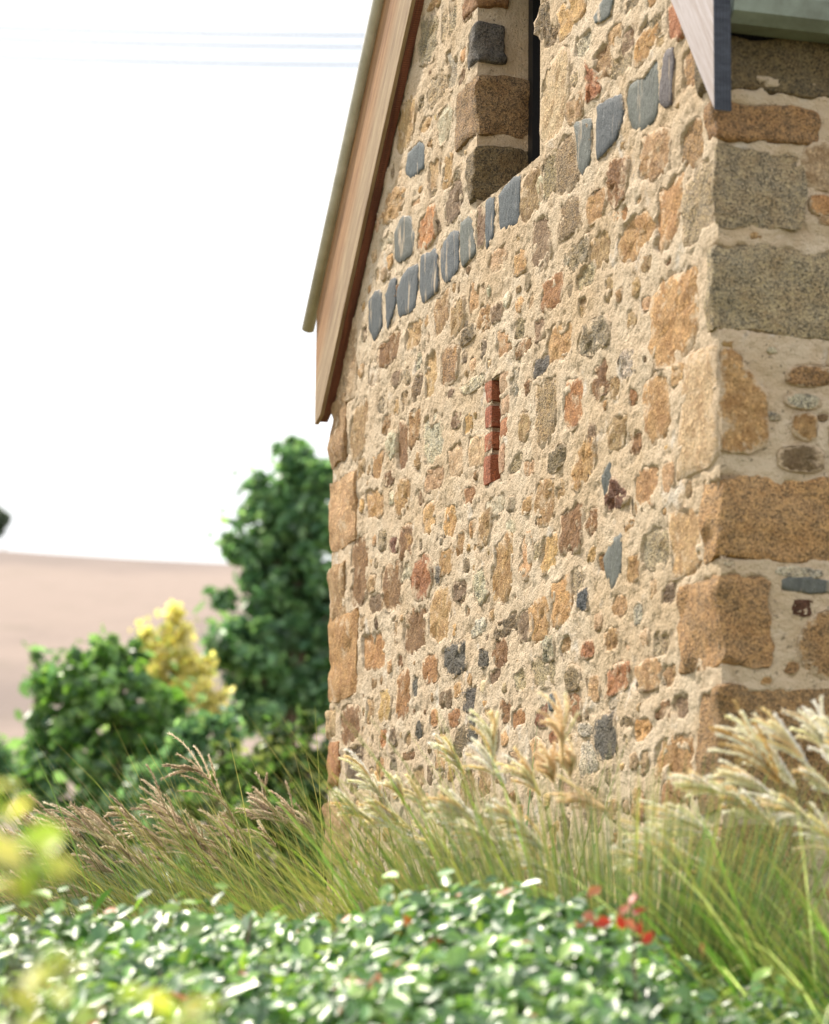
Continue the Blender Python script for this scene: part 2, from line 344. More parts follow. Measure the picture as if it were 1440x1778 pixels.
# bounding boxes in photograph pixels: x0,y0,x1,y1,colour
BOX = '''742,-8,766,18,t 765,5,779,80,h 781,16,793,58,h 777,85,792,152,l 744,125,775,182,h 689,168,723,266,t 729,165,738,190,g 764,180,786,246,w
805,18,820,36,b 730,205,748,231,t 946,38,968,86,g 965,-10,1012,66,y 995,54,1029,101,l 941,92,986,236,c 992,124,1006,150,h 988,164,1013,216,p
1000,210,1029,262,g 1085,-12,1112,20,g 1056,40,1081,78,p 1080,48,1101,92,m 1112,20,1150,80,h 1104,50,1137,106,o 1160,-6,1188,76,R
1029,74,1061,146,t 1056,86,1096,142,h 1140,60,1156,82,t 1182,210,1219,292,B 1186,74,1220,154,B 1020,328,1050,386,o 1143,314,1185,426,o 1072,370,1136,456,o
1022,398,1062,470,t 1067,358,1088,392,r 905,284,941,382,t 945,258,968,342,g 966,238,1003,342,g 935,290,950,350,w 829,358,844,427,m
925,374,956,462,m 975,344,1011,414,g 985,414,1023,472,h 979,436,990,462,w 850,430,880,472,c 744,274,763,334,t 769,268,786,327,o 788,294,801,319,g
747,328,759,345,g 714,342,737,357,p 658,403,683,437,w 726,364,756,432,r 754,378,764,407,m 774,322,802,388,m 649,374,659,402,c
685,494,692,516,b 657,582,694,637,b 705,554,736,603,P 723,609,736,640,l 740,608,759,684,t 769,598,796,668,B 717,650,733,692,d 679,646,696,672,m
756,508,781,577,t 784,518,806,578,t 801,560,813,602,d 642,624,661,667,w 828,528,852,580,o 814,488,833,542,P 800,563,828,599,d 854,524,871,562,m
864,568,891,622,P 896,588,923,620,b 943,480,979,540,r 952,556,991,632,y 927,620,954,652,k 929,554,946,592,m 1000,458,1031,502,h
887,644,901,692,l 801,653,842,684,l 981,652,1009,744,r 1026,624,1061,699,b 1114,514,1131,538,p 1089,543,1103,568,p 1077,606,1105,662,l
1119,662,1159,768,o 1094,673,1104,702,r 1168,634,1187,668,t 609,696,641,792,t 662,718,679,752,b 672,748,688,796,w 689,733,709,815,b 711,711,729,772,o
736,718,769,808,l 784,715,801,747,m 779,768,806,828,c 737,812,771,858,p 647,785,665,829,o 621,796,634,832,t 669,818,684,845,b
635,848,667,900,o 689,833,713,893,o 771,872,791,934,o 702,908,716,958,o 899,718,919,763,t 932,656,966,774,g 952,773,983,818,d 911,798,929,827,p
931,826,966,916,o 965,828,981,868,t 1012,818,1028,840,d 971,878,1011,965,b 907,862,925,892,o 814,754,843,815,c 804,844,826,878,b 839,858,872,898,w
834,888,853,948,t 815,903,828,930,o 1022,883,1038,928,b 883,793,906,822,h 1096,803,1141,888,o 1054,723,1089,788,t 1092,753,1111,788,b
1154,798,1169,853,p 1164,884,1219,994,P 1117,918,1159,994,q 1089,902,1104,932,o 1024,738,1036,778,m 610,938,642,1054,b 664,972,698,1060,b
697,916,718,978,b 676,931,693,960,n 718,967,748,1044,R 697,978,714,1010,w 763,948,786,998,o 629,1092,666,1170,r 703,1057,741,1131,b
747,1017,782,1116,y 785,1008,811,1044,m 737,1139,760,1186,r 644,1033,663,1068,m 757,983,766,1012,k 856,935,891,1044,o 904,927,923,1007,P
939,922,969,996,o 797,1013,811,1047,m 921,1042,953,1116,o 957,1002,991,1089,o 992,982,1021,1069,h 1006,1024,1023,1060,S 851,1072,901,1108,d
819,1073,846,1103,l 899,1063,923,1114,m 832,1127,849,1160,k 854,1114,881,1161,b 944,1107,963,1148,l 1012,1112,1034,1143,R 926,943,938,972,h
1091,961,1111,1009,o 1064,1033,1086,1073,P 1149,1013,1173,1048,m 1052,1092,1076,1133,o 1099,1048,1116,1083,l 1134,1098,1161,1143,h
592,1226,626,1294,b 602,1296,634,1376,d 689,1170,714,1246,r 717,1172,728,1213,k 659,1196,679,1254,y 637,1213,651,1258,t 659,1266,671,1298,r
677,1263,691,1293,m 748,1233,761,1263,o 762,1196,787,1233,m 779,1233,798,1263,r 723,1253,736,1283,k 702,1273,713,1293,t 789,1266,811,1313,d
699,1303,723,1323,b 924,1140,963,1194,q 804,1193,826,1238,k 811,1242,831,1294,k 934,1219,952,1263,n 989,1207,1009,1248,r 954,1206,966,1231,s
984,1161,1006,1201,g 1021,1178,1041,1218,p 952,1270,969,1291,R 894,1163,913,1198,h 849,1158,869,1188,m 869,1213,886,1253,b 889,1233,913,1263,r
1004,1256,1031,1278,l 1009,1287,1041,1344,l 1053,1152,1089,1204,R 1058,1201,1081,1228,w 1036,1236,1073,1319,k 1079,1243,1101,1263,d 1102,1247,1128,1288,o
1141,1217,1166,1250,b 1169,1203,1197,1248,m 1109,1147,1147,1198,P 1154,1153,1174,1193,y 1142,1281,1207,1354,o 1148,1358,1197,1404,b
600,640,612,690,c 655,690,667,716,h 700,640,712,668,h 640,1000,652,1030,p 680,1075,692,1120,c 880,900,896,930,w 1060,650,1076,690,t 1040,960,1050,990,b'''
# outlines in photograph pixels: colour, points
POLY = [('q', (735, 30, 760, 24, 758, 80, 750, 107, 729, 115, 724, 86)), ('d', (930, 40, 942, 2, 954, 4, 957, 60, 948, 76, 930, 58)),
        ('R', (1018, 104, 1026, 112, 1046, 150, 1044, 160, 1019, 181)), ('G', (1034, 30, 1054, -6, 1068, -8, 1062, 26, 1036, 41)),
        ('s', (1039, 186, 1080, 163, 1085, 205, 1074, 236, 1060, 256, 1038, 278)), ('G', (1088, 172, 1092, 150, 1112, 138, 1143, 104, 1144, 168, 1138, 206, 1116, 222, 1105, 230, 1094, 212)),
        ('u', (1156, 92, 1172, 82, 1172, 108, 1168, 180, 1155, 186, 1147, 172)), ('P', (1112, 252, 1120, 236, 1142, 224, 1166, 226, 1167, 296, 1136, 314, 1112, 308, 1108, 300)),
        ('b', (1050, 318, 1064, 280, 1092, 273, 1093, 300, 1086, 342, 1070, 362, 1056, 346)), ('h', (1187, 330, 1210, 292, 1238, 264, 1238, 395, 1190, 432)),
        ('G', (998, 216, 1028, 206, 1026, 280, 1012, 302, 1006, 290)), ('s', (867, 340, 884, 318, 904, 304, 902, 385, 870, 402)),
        ('s', (845, 352, 860, 340, 858, 410, 845, 433)), ('G', (802, 388, 820, 374, 827, 440, 805, 462, 801, 440)), ('s', (704, 298, 709, 268, 730, 246, 738, 248, 737, 292, 714, 308)),
        ('P', (662, 384, 672, 340, 690, 326, 706, 324, 702, 350, 690, 378, 668, 390)), ('G', (687, 404, 698, 378, 712, 376, 723, 410, 718, 440, 697, 454, 688, 452)),
        ('s', (766, 432, 783, 404, 797, 400, 796, 468, 776, 490, 768, 480)), ('s', (733, 446, 760, 434, 763, 504, 736, 527, 732, 500)), ('s', (690, 512, 703, 474, 727, 457, 724, 536, 694, 550)),
        ('s', (671, 512, 678, 488, 689, 484, 687, 530, 674, 572)), ('s', (641, 524, 652, 508, 663, 507, 664, 566, 650, 592, 642, 570)), ('c', (584, 640, 602, 560, 622, 548, 619, 690, 582, 698)),
        ('q', (1005, 600, 1018, 562, 1050, 544, 1062, 560, 1060, 596, 1032, 614, 1008, 616)), ('o', (1188, 472, 1212, 460, 1214, 560, 1200, 606, 1162, 638, 1136, 642, 1129, 592, 1133, 524, 1152, 488)),
        ('c', (1194, 618, 1246, 598, 1247, 802, 1172, 838, 1182, 720)), ('o', (1022, 752, 1036, 764, 1035, 800, 1028, 830, 1004, 852, 992, 844, 995, 812)),
        ('G', (1045, 830, 1060, 802, 1063, 830, 1052, 866)), ('n', (1064, 826, 1094, 862, 1090, 872, 1054, 890, 1050, 868, 1060, 850)), ('G', (1048, 970, 1066, 936, 1080, 926, 1080, 990, 1064, 1026, 1050, 986)),
        ('k', (768, 1130, 790, 1116, 810, 1108, 813, 1160, 786, 1176, 770, 1160)), ('l', (825, 1000, 840, 986, 850, 1030, 838, 1052, 826, 1032))]
# corner stones: colour, y top, y bottom at the corner, gable pixel x, front pixel x
QUO = [('d', 52, 150, 1214, 1470), ('B', 166, 238, 1228, 1420), ('q', 252, 388, 1243, 1392), ('q', 416, 572, 1233, 1478), ('B', 822, 974, 1222, 1500),
       ('B', 992, 1160, 1180, 1342), ('B', 1190, 1405, 1214, 1490), ('B', 1430, 1600, 1200, 1400)]
FBOX = '''1372,638,1440,668,B 1368,688,1424,708,l 1378,722,1412,762,o 1356,778,1424,818,m 1350,985,1426,1002,l 1364,1004,1450,1030,G 1374,1043,1408,1068,n
1396,1070,1480,1176,B 1410,345,1450,372,o 1425,378,1450,390,p 1400,250,1450,330,c 1440,600,1500,640,h 1452,660,1520,730,o 1446,740,1500,810,q'''
FPOLY = [('o', (1252, 604, 1268, 606, 1332, 690, 1330, 770, 1300, 786, 1254, 784))]

def outline(hu, hz, n, jit, r):
    th = np.arange(n) / n * 2 * np.pi + r.uniform(0, .3); p = r.uniform(2.2, 4.2)
    if r.random() < .8:
        cr_ = [np.array([sx * hu * r.uniform(.72, 1.06), sz * hz * r.uniform(.72, 1.06)]) for sx, sz in ((1, 1), (-1, 1), (-1, -1), (1, -1))]
        for e_ in (3, 2, 1, 0):
            if r.random() < .5: cr_.insert(e_ + 1, (cr_[e_] * (w1 := r.uniform(.3, .7)) + cr_[(e_ + 1) % 4 if e_ < 3 else 0] * (1 - w1)) * r.uniform(1.02, 1.3))
        t = r.normal(0, .10); Q = resample(cr_, n, jit * .35 * min(hu, hz), r); return np.stack([Q[:, 0] + t * Q[:, 1] * .4, Q[:, 1] + t * Q[:, 0] * .5], 1)
    c, s_ = np.cos(th), np.sin(th)
    k = 1 + jit * (np.interp(np.arange(n), np.linspace(0, n, 7), np.r_[(q := r.normal(0, 1, 6)), q[0]]) * .6 + r.normal(0, .45, n))
    a = np.sign(c) * np.abs(c) ** (2 / p) * hu * k; b_ = np.sign(s_) * np.abs(s_) ** (2 / p) * hz * k
    t = r.normal(0, .16); return np.stack([a + t * b_ * .4, b_ + t * a * .5], 1)
def resample(P, n, jit, r):
    P = np.asarray(P, float); Q = np.vstack([P, P[:1]]); seg = np.linalg.norm(np.diff(Q, axis=0), axis=1); cum = np.r_[0, np.cumsum(seg)]
    t = np.linspace(0, cum[-1], n, endpoint=False); R_ = np.stack([np.interp(t, cum, Q[:, 0]), np.interp(t, cum, Q[:, 1])], 1)
    R_ = R_ * .8 + .1 * (np.roll(R_, 1, 0) + np.roll(R_, -1, 0))
    return R_ + r.normal(0, jit, R_.shape)
def box_outline(x0, y0, x1, y1, H, r):
    cx, cy = (x0 + x1) / 2, (y0 + y1) / 2
    a, b_ = H(x0, cy), H(x1, cy); hu = abs(a[0] - b_[0]) / 2
    k = H(cx, cy); zc = k[1]
    e = (H(cx, cy - 1)[1] - zc)                                   # metres per pixel
    drop = abs((a[1] - b_[1])) / e                                # pixels the courses rise across the stone
    hpx = max((y1 - y0) - .40 * drop, .55 * (y1 - y0))
    n = int(np.clip(10 + 60 * max(hu, hpx * e / 2), 12, 26))
    return np.array(k) + outline(hu * 1.10, hpx * e / 2 * 1.10, n, .10, r)
def stone_shell(P, O, U, N, proud, r, dome=.0012, back=.035, sd=0, flat=1.):
    """stone from a 2D outline P (u, z): side wall, rounded rim and an uneven face"""
    n = len(P); c = P.mean(0); rings = []; dd = P - c; P = c + dd * (1 + .007 / np.maximum(np.linalg.norm(dd, axis=1, keepdims=True), .012))
    size = np.ptp(P, axis=0).min()
    for k, hgt in ((1.03, -back), (1.0, proud - .0035), (.96, proud), (.70, proud + dome * .7), (.38, proud + dome)):
        q = c + (P - c) * k; hh = np.full(n, hgt)
        if hgt > -back + .001: hh = hh + .0035 * flat * r.normal(0, 1, n) * min(1, size / .08)
        rings.append(np.c_[q, hh])
    V = np.vstack(rings + [np.r_[c, proud + dome * r.uniform(.6, 1.2)][None]])
    big = fbm(np.c_[V[:, :2] * 9, np.full(len(V), sd * 3.1)], sd, 3) * min(.007, size * .06) * flat; big[:n] = 0
    V[:, 2] += big
    F = []
    for k in range(4):
        for i in range(n):
            j = (i + 1) % n; F.append((k * n + i, k * n + j, (k + 1) * n + j, (k + 1) * n + i))
    for i in range(n): F.append((4 * n + i, 4 * n + (i + 1) % n, 5 * n))
    Wd = O + V[:, :1] * U + V[:, 1:2] * ZZ + V[:, 2:] * N
    E = np.repeat(np.array([1., 1., .82, .38, .0]), n); E = np.r_[E, 0.]
    return Wd, F, E
def jitcol(c, r, a=.10):
    f = .93 * np.exp(r.normal(0, a * 1.25)); h = np.exp(r.normal(0, .022, 3)); q = lin(PAL[c][0]); q = q * .80 + .20 * q.mean() * np.array([1.14, 1.0, .74]); return np.clip(q * f * h * .95 * (np.array([1.02, 1.03, .92]) if PAL[c][1] == 's' else np.array([1.03, 1., .97])), .01, .85)
def quoin_mesh(lo, hi, r, sd, nn=(12, 11, 11), rad=.016, am=1.):
    """rough block between lo and hi in (s, front depth, z) cottage axes"""
    V, F = [], []
    ctr, hf = (np.array(lo) + hi) / 2, (np.array(hi) - lo) / 2
    for ax in range(3):
        for sg in (-1, 1):
            a1, a2 = (ax + 1) % 3, (ax + 2) % 3; m1, m2 = nn[a1], nn[a2]; base = sum(len(v) for v in V)
            A, B = np.meshgrid(np.linspace(-1, 1, m1 + 1), np.linspace(-1, 1, m2 + 1)); P = np.zeros((A.size, 3)); P[:, ax] = sg; P[:, a1] = A.ravel(); P[:, a2] = B.ravel()
            V.append(P); i = (np.arange(m2)[:, None] * (m1 + 1) + np.arange(m1)[None]).ravel() + base
            q = quad(i, m1 + 1); F.append(q if sg > 0 else q[:, ::-1])
    P = np.vstack(V); F = np.vstack(F)
    X = P * hf; inner = np.clip(X, -(hf - rad), hf - rad); d = X - inner; l = np.linalg.norm(d, axis=1, keepdims=True)
    X = inner + d / np.maximum(l, 1e-9) * np.minimum(l, rad)
    nrm = d / np.maximum(l, 1e-9)
    X = X + ctr
    X = X + np.c_[fbm(X * 9, sd, 3), fbm(X * 9 + 31, sd, 3), fbm(X * 9 + 67, sd, 3)] * .020 * am + nrm * (fbm(X * 28, sd + 5, 3) * .007 * am)[:, None]
    return X, F

SEEDR = np.random.default_rng(21)
gst, fst = [], []                       # (outline, colour, proud)
H0 = lambda x, y: hit(x, y); HF = lambda x, y: hitf(x, y)
for tk in BOX.split():
    a = tk.split(','); gst.append((box_outline(*map(float, a[:4]), H0, SEEDR), a[4], SEEDR.uniform(-.005, .003)))
for c, p in POLY:
    P = np.array([hit(p[i], p[i + 1]) for i in range(0, len(p), 2)]); gst.append((resample(P, 28, .0022, SEEDR), c, SEEDR.uniform(-.001, .005)))
for tk in FBOX.split():
    a = tk.split(','); fst.append((box_outline(*map(float, a[:4]), HF, SEEDR), a[4], SEEDR.uniform(.002, .012)))
for c, p in FPOLY:
    P = np.array([hitf(p[i], p[i + 1]) for i in range(0, len(p), 2)]); fst.append((resample(P, 24, .0035, SEEDR), c, .008))
rect = lambda a, b, c, d: np.array([(a, c), (b, c), (b, d), (a, d)])
gq, fq, qbox = [], [], []
for c, y0, y1, xg, xf in QUO:
    z1, z0 = hit(1250, y0)[1], hit(1250, y1)[1]; s1 = hit(xg, (y0 + y1) / 2)[0]; u1 = hitf(xf, (y0 + y1) / 2)[0]
    qbox.append((c, s1, u1, z0, z1)); gq.append(rect(-.05, s1 - .008, z0 + .008, z1 - .008)); fq.append(rect(-.05, u1 - .008, z0 + .008, z1 - .008))
# far edge stones
FQ = [('t', 700, 812, 604), ('p', 838, 962, 620), ('t', 984, 1088, 601), ('o', 1072, 1222, 622), ('r', 1288, 1372, 591), ('t', 1390, 1500, 610), ('c', 1228, 1282, 584)]
far = []
for c, y0, y1, x1 in FQ:
    s0 = hit(x1, (y0 + y1) / 2)[0]; z1, z0 = hit(578, y0)[1], hit(578, y1)[1]
    far.append((c, s0, z0, z1)); gq.append(rect(s0 + .008, LEN + .05, z0 + .01, z1 - .01))
# jamb stones (window's far jamb): colour, y0, y1 at front edge x=832, gable x, depth pixel share
JB = [('k', 40, 110, 814, .10), ('e', 126, 232, 792, .20), ('d', 252, 350, 812, .21), ('b', -40, 14, 806, .12), ('h', -150, -70, 800, .18)]
jam = []
for c, y0, y1, xg, dep in JB:
    z1, z0 = hit(830, y0)[1], hit(830, y1)[1]; s1 = hit(xg, (y0 + y1) / 2)[0]
    jam.append((c, s1, dep, max(z0, wz0 + .02), z1)); gq.append(rect(wl - .02, s1 - .006, max(z0, wz0 + .02) + .006, z1 - .006))

BRK = []
for y0, y1 in ((656, 694), (700, 739), (746, 778), (786, 836)):
    z1, z0 = hit(858, y0)[1], hit(858, y1)[1]; BRK.append((bl - .006, bl + .072, z0, z1, .09, 'x'))
for y0, y1, x1, c in ((690, 722, 885, 'X'), (728, 762, 882, 'z'), (770, 822, 878, 'X'), (648, 684, 884, 'X')):
    z1, z0 = hit(872, y0)[1], hit(872, y1)[1]; BRK.append((hit(x1, 740)[0], br_ + .004, z0, z1, .09, c))
for a0, a1, z0, z1, _, _ in BRK: gq.append(rect(a0 + .006, a1 - .006, z0 + .004, z1 - .004))
# random fill: smaller stones between the traced ones, over the whole gable
OC = .01; ocw, och = int(LEN / OC) + 2, int(5.6 / OC) + 2
occ = np.zeros((och, ocw), bool); OU, OZ = np.meshgrid(np.arange(ocw) * OC, np.arange(och) * OC)
def inside(P, X, Y):
    r = np.zeros(X.shape, bool); n = len(P)
    for i in range(n):
        x0, y0 = P[i]; x1, y1 = P[(i + 1) % n]
        if abs(y1 - y0) < 1e-9: continue
        c = ((y0 > Y) != (y1 > Y)) & (X < (x1 - x0) * (Y - y0) / (y1 - y0) + x0); r ^= c
    return r
def mark(P, pad=.012):
    c = P.mean(0); d = P - c; Q = c + d * (1 + pad / np.maximum(np.linalg.norm(d, axis=1, keepdims=True), .01))
    i0, i1 = np.floor(Q.min(0) / OC).astype(int) - 1, np.ceil(Q.max(0) / OC).astype(int) + 2
    i0 = np.maximum(i0, 0); sl = (slice(i0[1], max(i1[1], 0)), slice(i0[0], max(i1[0], 0)))
    if occ[sl].size: occ[sl] |= inside(Q, OU[sl], OZ[sl])
for P, _, _ in gst: mark(P, .003)
for P in gq: mark(P)
mark(rect(wr - .05, wl + .03, wz0 - .03, wz1 + .05), 0); mark(rect(br_ - .12, bl + .12, bz0 - .03, bz1 + .03), 0)
fill, tries = [], 0
cols = 'tobtcmhgtwoctoPyct'
vis_z = hit(700, 1420)[1] - .15
for rad_hi, rad_lo, nt_ in ((.085, .05, 1800), (.05, .03, 8000), (.03, .016, 6000), (.016, .009, 3500)):
    for _ in range(nt_):
        u, z = SEEDR.uniform(.03, LEN - .03), SEEDR.uniform(.05, 5.5); q = SEEDR.uniform(rad_lo, rad_hi); asp = SEEDR.uniform(.55, 1.0)
        if z > rake(u) - .1: continue
        if SEEDR.random() < (.5 if rad_lo < .03 else .0): continue
        P = np.array([u, z]) + outline(q, q * asp, 11, .14, SEEDR)
        i0 = np.maximum(np.floor(P.min(0) / OC).astype(int) - 1, 0); i1 = np.ceil(P.max(0) / OC).astype(int) + 2
        if occ[i0[1]:i1[1], i0[0]:i1[0]].any(): continue
        vis = hit(1250, 0)[1] + 1.0 > z > vis_z
        mark(P, .002 if q < .03 else .003); fill.append((P, cols[SEEDR.integers(len(cols))], SEEDR.uniform(-.005, .002), q))
print('stones', len(gst), 'fill', len(fill))

# ------------------------------------------------------------------ mortar sheets
def wall_sheet(name, O, U, N, us, zs, recess, keep, seed, parent, fade, nblock=0, depth=.018, amp=1.0):
    A, B = np.meshgrid(us, zs); u, z = A.ravel(), B.ravel(); nu = len(us)
    p = np.c_[u, z, np.full(len(u), seed * 7.7)]
    fl = fbm(p * np.array([5, 9, 1]), seed + 20, 4); f2 = fbm(p * np.array([13, 20, 1]) + 5, seed + 30, 4); f3 = fbm(p * np.array([34, 48, 1]) + 9, seed + 37, 3)
    h = .007 * fbm(p * 6, seed, 3) + .004 * fbm(p * 24, seed + 9, 3) + .0035 * fbm(p * 85, seed + 4, 2)
    h = h + .006 * (sstep(.02, .04, fl) - .5) + .005 * sstep(.20, .215, fl) + .005 * sstep(.10, .12, f2) - .008 * sstep(.26, .31, -f2) + .004 * sstep(.12, .16, f3) - .009 * sstep(.34, .42, -f3)
    h = h * amp * .36
    def edge(w_):
        f = np.ones(len(u))
        for kind, val in fade: f = np.minimum(f, sstep(0, w_, val(u, z) if kind == 'f' else np.abs(u - val)))
        return f
    h = h * edge(.03); free = np.zeros(len(u))
    wob = fbm(p * 30, seed + 50, 3) * .018; smear = sstep(.20, .26, fbm(p * np.array([11, 16, 1]), seed + 70, 4))
    for pi, P in enumerate(recess):
        P, clean = P if isinstance(P, tuple) else (P, False)
        lo, hi = P.min(0) - .02, P.max(0) + .02
        iu0, iu1 = np.searchsorted(us, lo[0]), np.searchsorted(us, hi[0]); iz0, iz1 = np.searchsorted(zs, lo[1]), np.searchsorted(zs, hi[1])
        if iu0 >= iu1 or iz0 >= iz1: continue
        idx = (np.arange(iz0, iz1)[:, None] * nu + np.arange(iu0, iu1)[None]).ravel()
        X, Y = u[idx], z[idx]; ins = inside(P, X, Y); dm = np.full(len(X), 9.)
        for i in range(len(P)):
            a, b_ = P[i], P[(i + 1) % len(P)]; e = b_ - a; t = np.clip(((X - a[0]) * e[0] + (Y - a[1]) * e[1]) / max(e @ e, 1e-9), 0, 1)
            dm = np.minimum(dm, np.hypot(X - a[0] - t * e[0], Y - a[1] - t * e[1]))
        sdv = np.where(ins, dm, -dm) + wob[idx]
        k = sstep(.000, .010, sdv) * (1 - (0 if clean else smear[idx]) * sstep(.06, .03, dm))
        h[idx] = h[idx] * (1 - k) + np.minimum(h[idx], -depth) * k
        if pi >= len(recess) - nblock: free[idx] = np.maximum(free[idx], k)
    h = h * np.maximum(edge(.008), free)
    V = O + u[:, None] * U + z[:, None] * ZZ + h[:, None] * N
    i = (np.arange(len(zs) - 1)[:, None] * nu + np.arange(nu - 1)[None]).ravel()
    cu = (u[i] + u[i + 1]) / 2; cz = (z[i] + z[i + nu]) / 2
    ok = keep(cu, cz); F = quad(i[ok], nu)
    if np.cross(U, ZZ) @ N < 0: F = F[:, ::-1]
    used = np.unique(F); mp_ = np.zeros(len(V), int); mp_[used] = np.arange(len(used))
    return obj(name, V[used], mp_[F], MORT, parent, origin=ORG[parent])
def snap(arr, vals):
    arr = np.array(arr)
    for v in vals: arr[np.argmin(np.abs(arr - v))] = v
    return arr
us = snap(np.linspace(0, LEN, 610), (wl, wr, bl, br_))
zs = snap(np.concatenate([np.arange(0, 1.2, .03), np.arange(1.2, 4.5, .0070), np.arange(4.5, 5.62, .03)]), (wz0, wz1, bz0, bz1))
keepg = lambda u, z: (z < rake(u) + .10) & ~((u < wl) & (u > wr) & (z > wz0) & (z < wz1)) & ~((u < bl) & (u > br_) & (z > bz0) & (z < bz1))
gable = wall_sheet('gable_wall', CRN, DS, NG, us, zs, [(P, PAL[c][1] == 'l') for P, c, _ in gst] + [f[0] for f in fill if f[3] > .012] + gq, keepg, 1, cottage, [('u', 0), ('u', LEN), ('f', lambda u, z: np.where((z > wz0 - .01) & (z < wz1), np.minimum(np.abs(u - wl), np.abs(u - wr)), 1.))], nblock=len(gq))
usf = np.concatenate([np.arange(0, 1.0, .0085), np.arange(1.0, DEEP + .01, .04)])
zsf = np.concatenate([np.arange(0, .9, .03), np.arange(.9, 3.62, .0085)])
# random stones further along the front wall
for _ in range(1500):
    u, z, q = SEEDR.uniform(.34, 2.6), SEEDR.uniform(.2, 3.4), SEEDR.uniform(.05, .13)
    P = np.array([u, z]) + outline(q, q * SEEDR.uniform(.5, .9), 13, .10, SEEDR)
    if any(np.hypot(*(P.mean(0) - Q.mean(0))) < (np.ptp(P[:, 0]) + np.ptp(Q[:, 0])) * .52 for Q, _, _ in fst) or any((P[:, 0].min() < Q[:, 0].max() + .02) and (P[:, 1].min() < Q[:, 1].max() + .02) and (P[:, 1].max() > Q[:, 1].min() - .02) for Q in fq): continue
    fst.append((P, 'toBbgqhmc'[SEEDR.integers(9)], SEEDR.uniform(.002, .01)))
for _ in range(500):
    u, z, q = SEEDR.uniform(.02, .36), SEEDR.uniform(1.3, 3.35), SEEDR.uniform(.010, .032)
    P = np.array([u, z]) + outline(q, q * SEEDR.uniform(.45, .8), 11, .12, SEEDR)
    if any(np.hypot(*(P.mean(0) - Q.mean(0))) < (np.ptp(P[:, 0]) + np.ptp(Q[:, 0])) * .55 for Q, _, _ in fst) or any((P[:, 0].min() < Q[:, 0].max() + .01) and (P[:, 1].min() < Q[:, 1].max() + .01) and (P[:, 1].max() > Q[:, 1].min() - .01) for Q in fq): continue
    if SEEDR.random() < .45: fst.append((P, 'toBcmhl'[SEEDR.integers(7)], SEEDR.uniform(-.003, .003)))
front = wall_sheet('front_wall', CRN, DF, NF, usf, zsf, [P for P, _, _ in fst] + fq, lambda u, z: z < 9, 2, cottage, [('u', 0)], nblock=len(fq))

def put_stone(P, c, proud, O, U, N, parent, k):
    V, F, E_ = stone_shell(P, O, U, N, proud + (.002 if PAL[c][1] == 'l' else 0), SEEDR, sd=k, flat=.18 if PAL[c][1] == 'l' else 1.)
    o = obj('stone', V, F, MATS[PAL[c][1]], parent, origin=V.mean(0)); o.data.attributes.new('edge', 'FLOAT', 'POINT').data.foreach_set('value', E_.astype(np.float32)); o.color = tuple(jitcol(c, SEEDR)) + (1,)
    return o
for k, (P, c, pr) in enumerate(gst): put_stone(P, c, pr, CRN, DS, NG, gable, k)
fill.sort(key=lambda f: -f[3])
vis_fill = [f for f in fill if vis_z < f[0].mean(0)[1] < 4.3]
n_ind = max(0, 292 - len(gst)); ind = vis_fill[:n_ind]; ids = set(id(f) for f in ind)
for k, f in enumerate(ind): put_stone(f[0], f[1], f[2], CRN, DS, NG, gable, 500 + k)
V_, F_, T_, EE, nb = [], [], [], [], 0
for k, f in enumerate(x for x in fill if id(x) not in ids):
    V, F, E_ = stone_shell(f[0], CRN, DS, NG, f[2], SEEDR, dome=.004, back=.02, sd=900 + k)
    V_.append(V); F_ += [tuple(i + nb for i in q) for q in F]; nb += len(V); T_.append(np.tile(jitcol(f[1], SEEDR, .2) * .95, (len(V), 1))); EE.append(E_)
rc = tag(obj('rubble_chips', np.vstack(V_), F_, CHIP, gable, tint=np.vstack(T_)), kind='stuff'); rc.data.attributes.new('edge', 'FLOAT', 'POINT').data.foreach_set('value', np.concatenate(EE).astype(np.float32))
for k, (P, c, pr) in enumerate(fst): put_stone(P, c, pr, CRN, DF, NF, front, 2000 + k)
BAS = np.stack([DS, DF, ZZ])           # rows: local (s, u, z) -> world
def put_block(name, lo, hi, c, parent, sd):
    X, F = quoin_mesh(lo, hi, SEEDR, sd, *(((5, 5, 4), .009, .35) if name == 'brick' else ())); V = CRN + X @ BAS
    o = obj(name, V, F, MATS[PAL[c][1]], parent, origin=V.mean(0)); o.color = tuple(jitcol(c, SEEDR, .05)) + (1,)
    return o
for k, (c, s1, u1, z0, z1) in enumerate(qbox): put_block('corner_stone', (-.010, -.010, z0), (s1, u1, z1), c, cottage, 40 + k)
for k, (c, s0, z0, z1) in enumerate(far): put_block('corner_stone', (s0, -.010, z0), (LEN + .022, .35, z1), c, cottage, 60 + k)
for k, (c, s1, dep, z0, z1) in enumerate(jam): put_block('jamb_stone', (wl - .012, -.006, z0), (s1, dep, z1), c, cottage, 80 + k)

# solid core and the two unseen walls
def box_mesh(lo, hi):
    c = np.array([[x, y, z] for x in (lo[0], hi[0]) for y in (lo[1], hi[1]) for z in (lo[2], hi[2])])
    return c, [(0, 1, 3, 2), (4, 6, 7, 5), (0, 4, 5, 1), (2, 3, 7, 6), (0, 2, 6, 4), (1, 5, 7, 3)]
def cbox(name, lo, hi, mat, parent=cottage, smooth=False):
    c, f = box_mesh(np.array(lo), np.array(hi)); V = CRN + c @ BAS; return obj(name, V, f, mat, parent, smooth=smooth)
cbox('rear_wall', (LEN - .25, .03, 0), (LEN - .004, DEEP, 3.5), MORT)
cbox('end_wall', (.04, DEEP - .25, 0), (LEN - .26, DEEP - .01, 3.5), MORT)
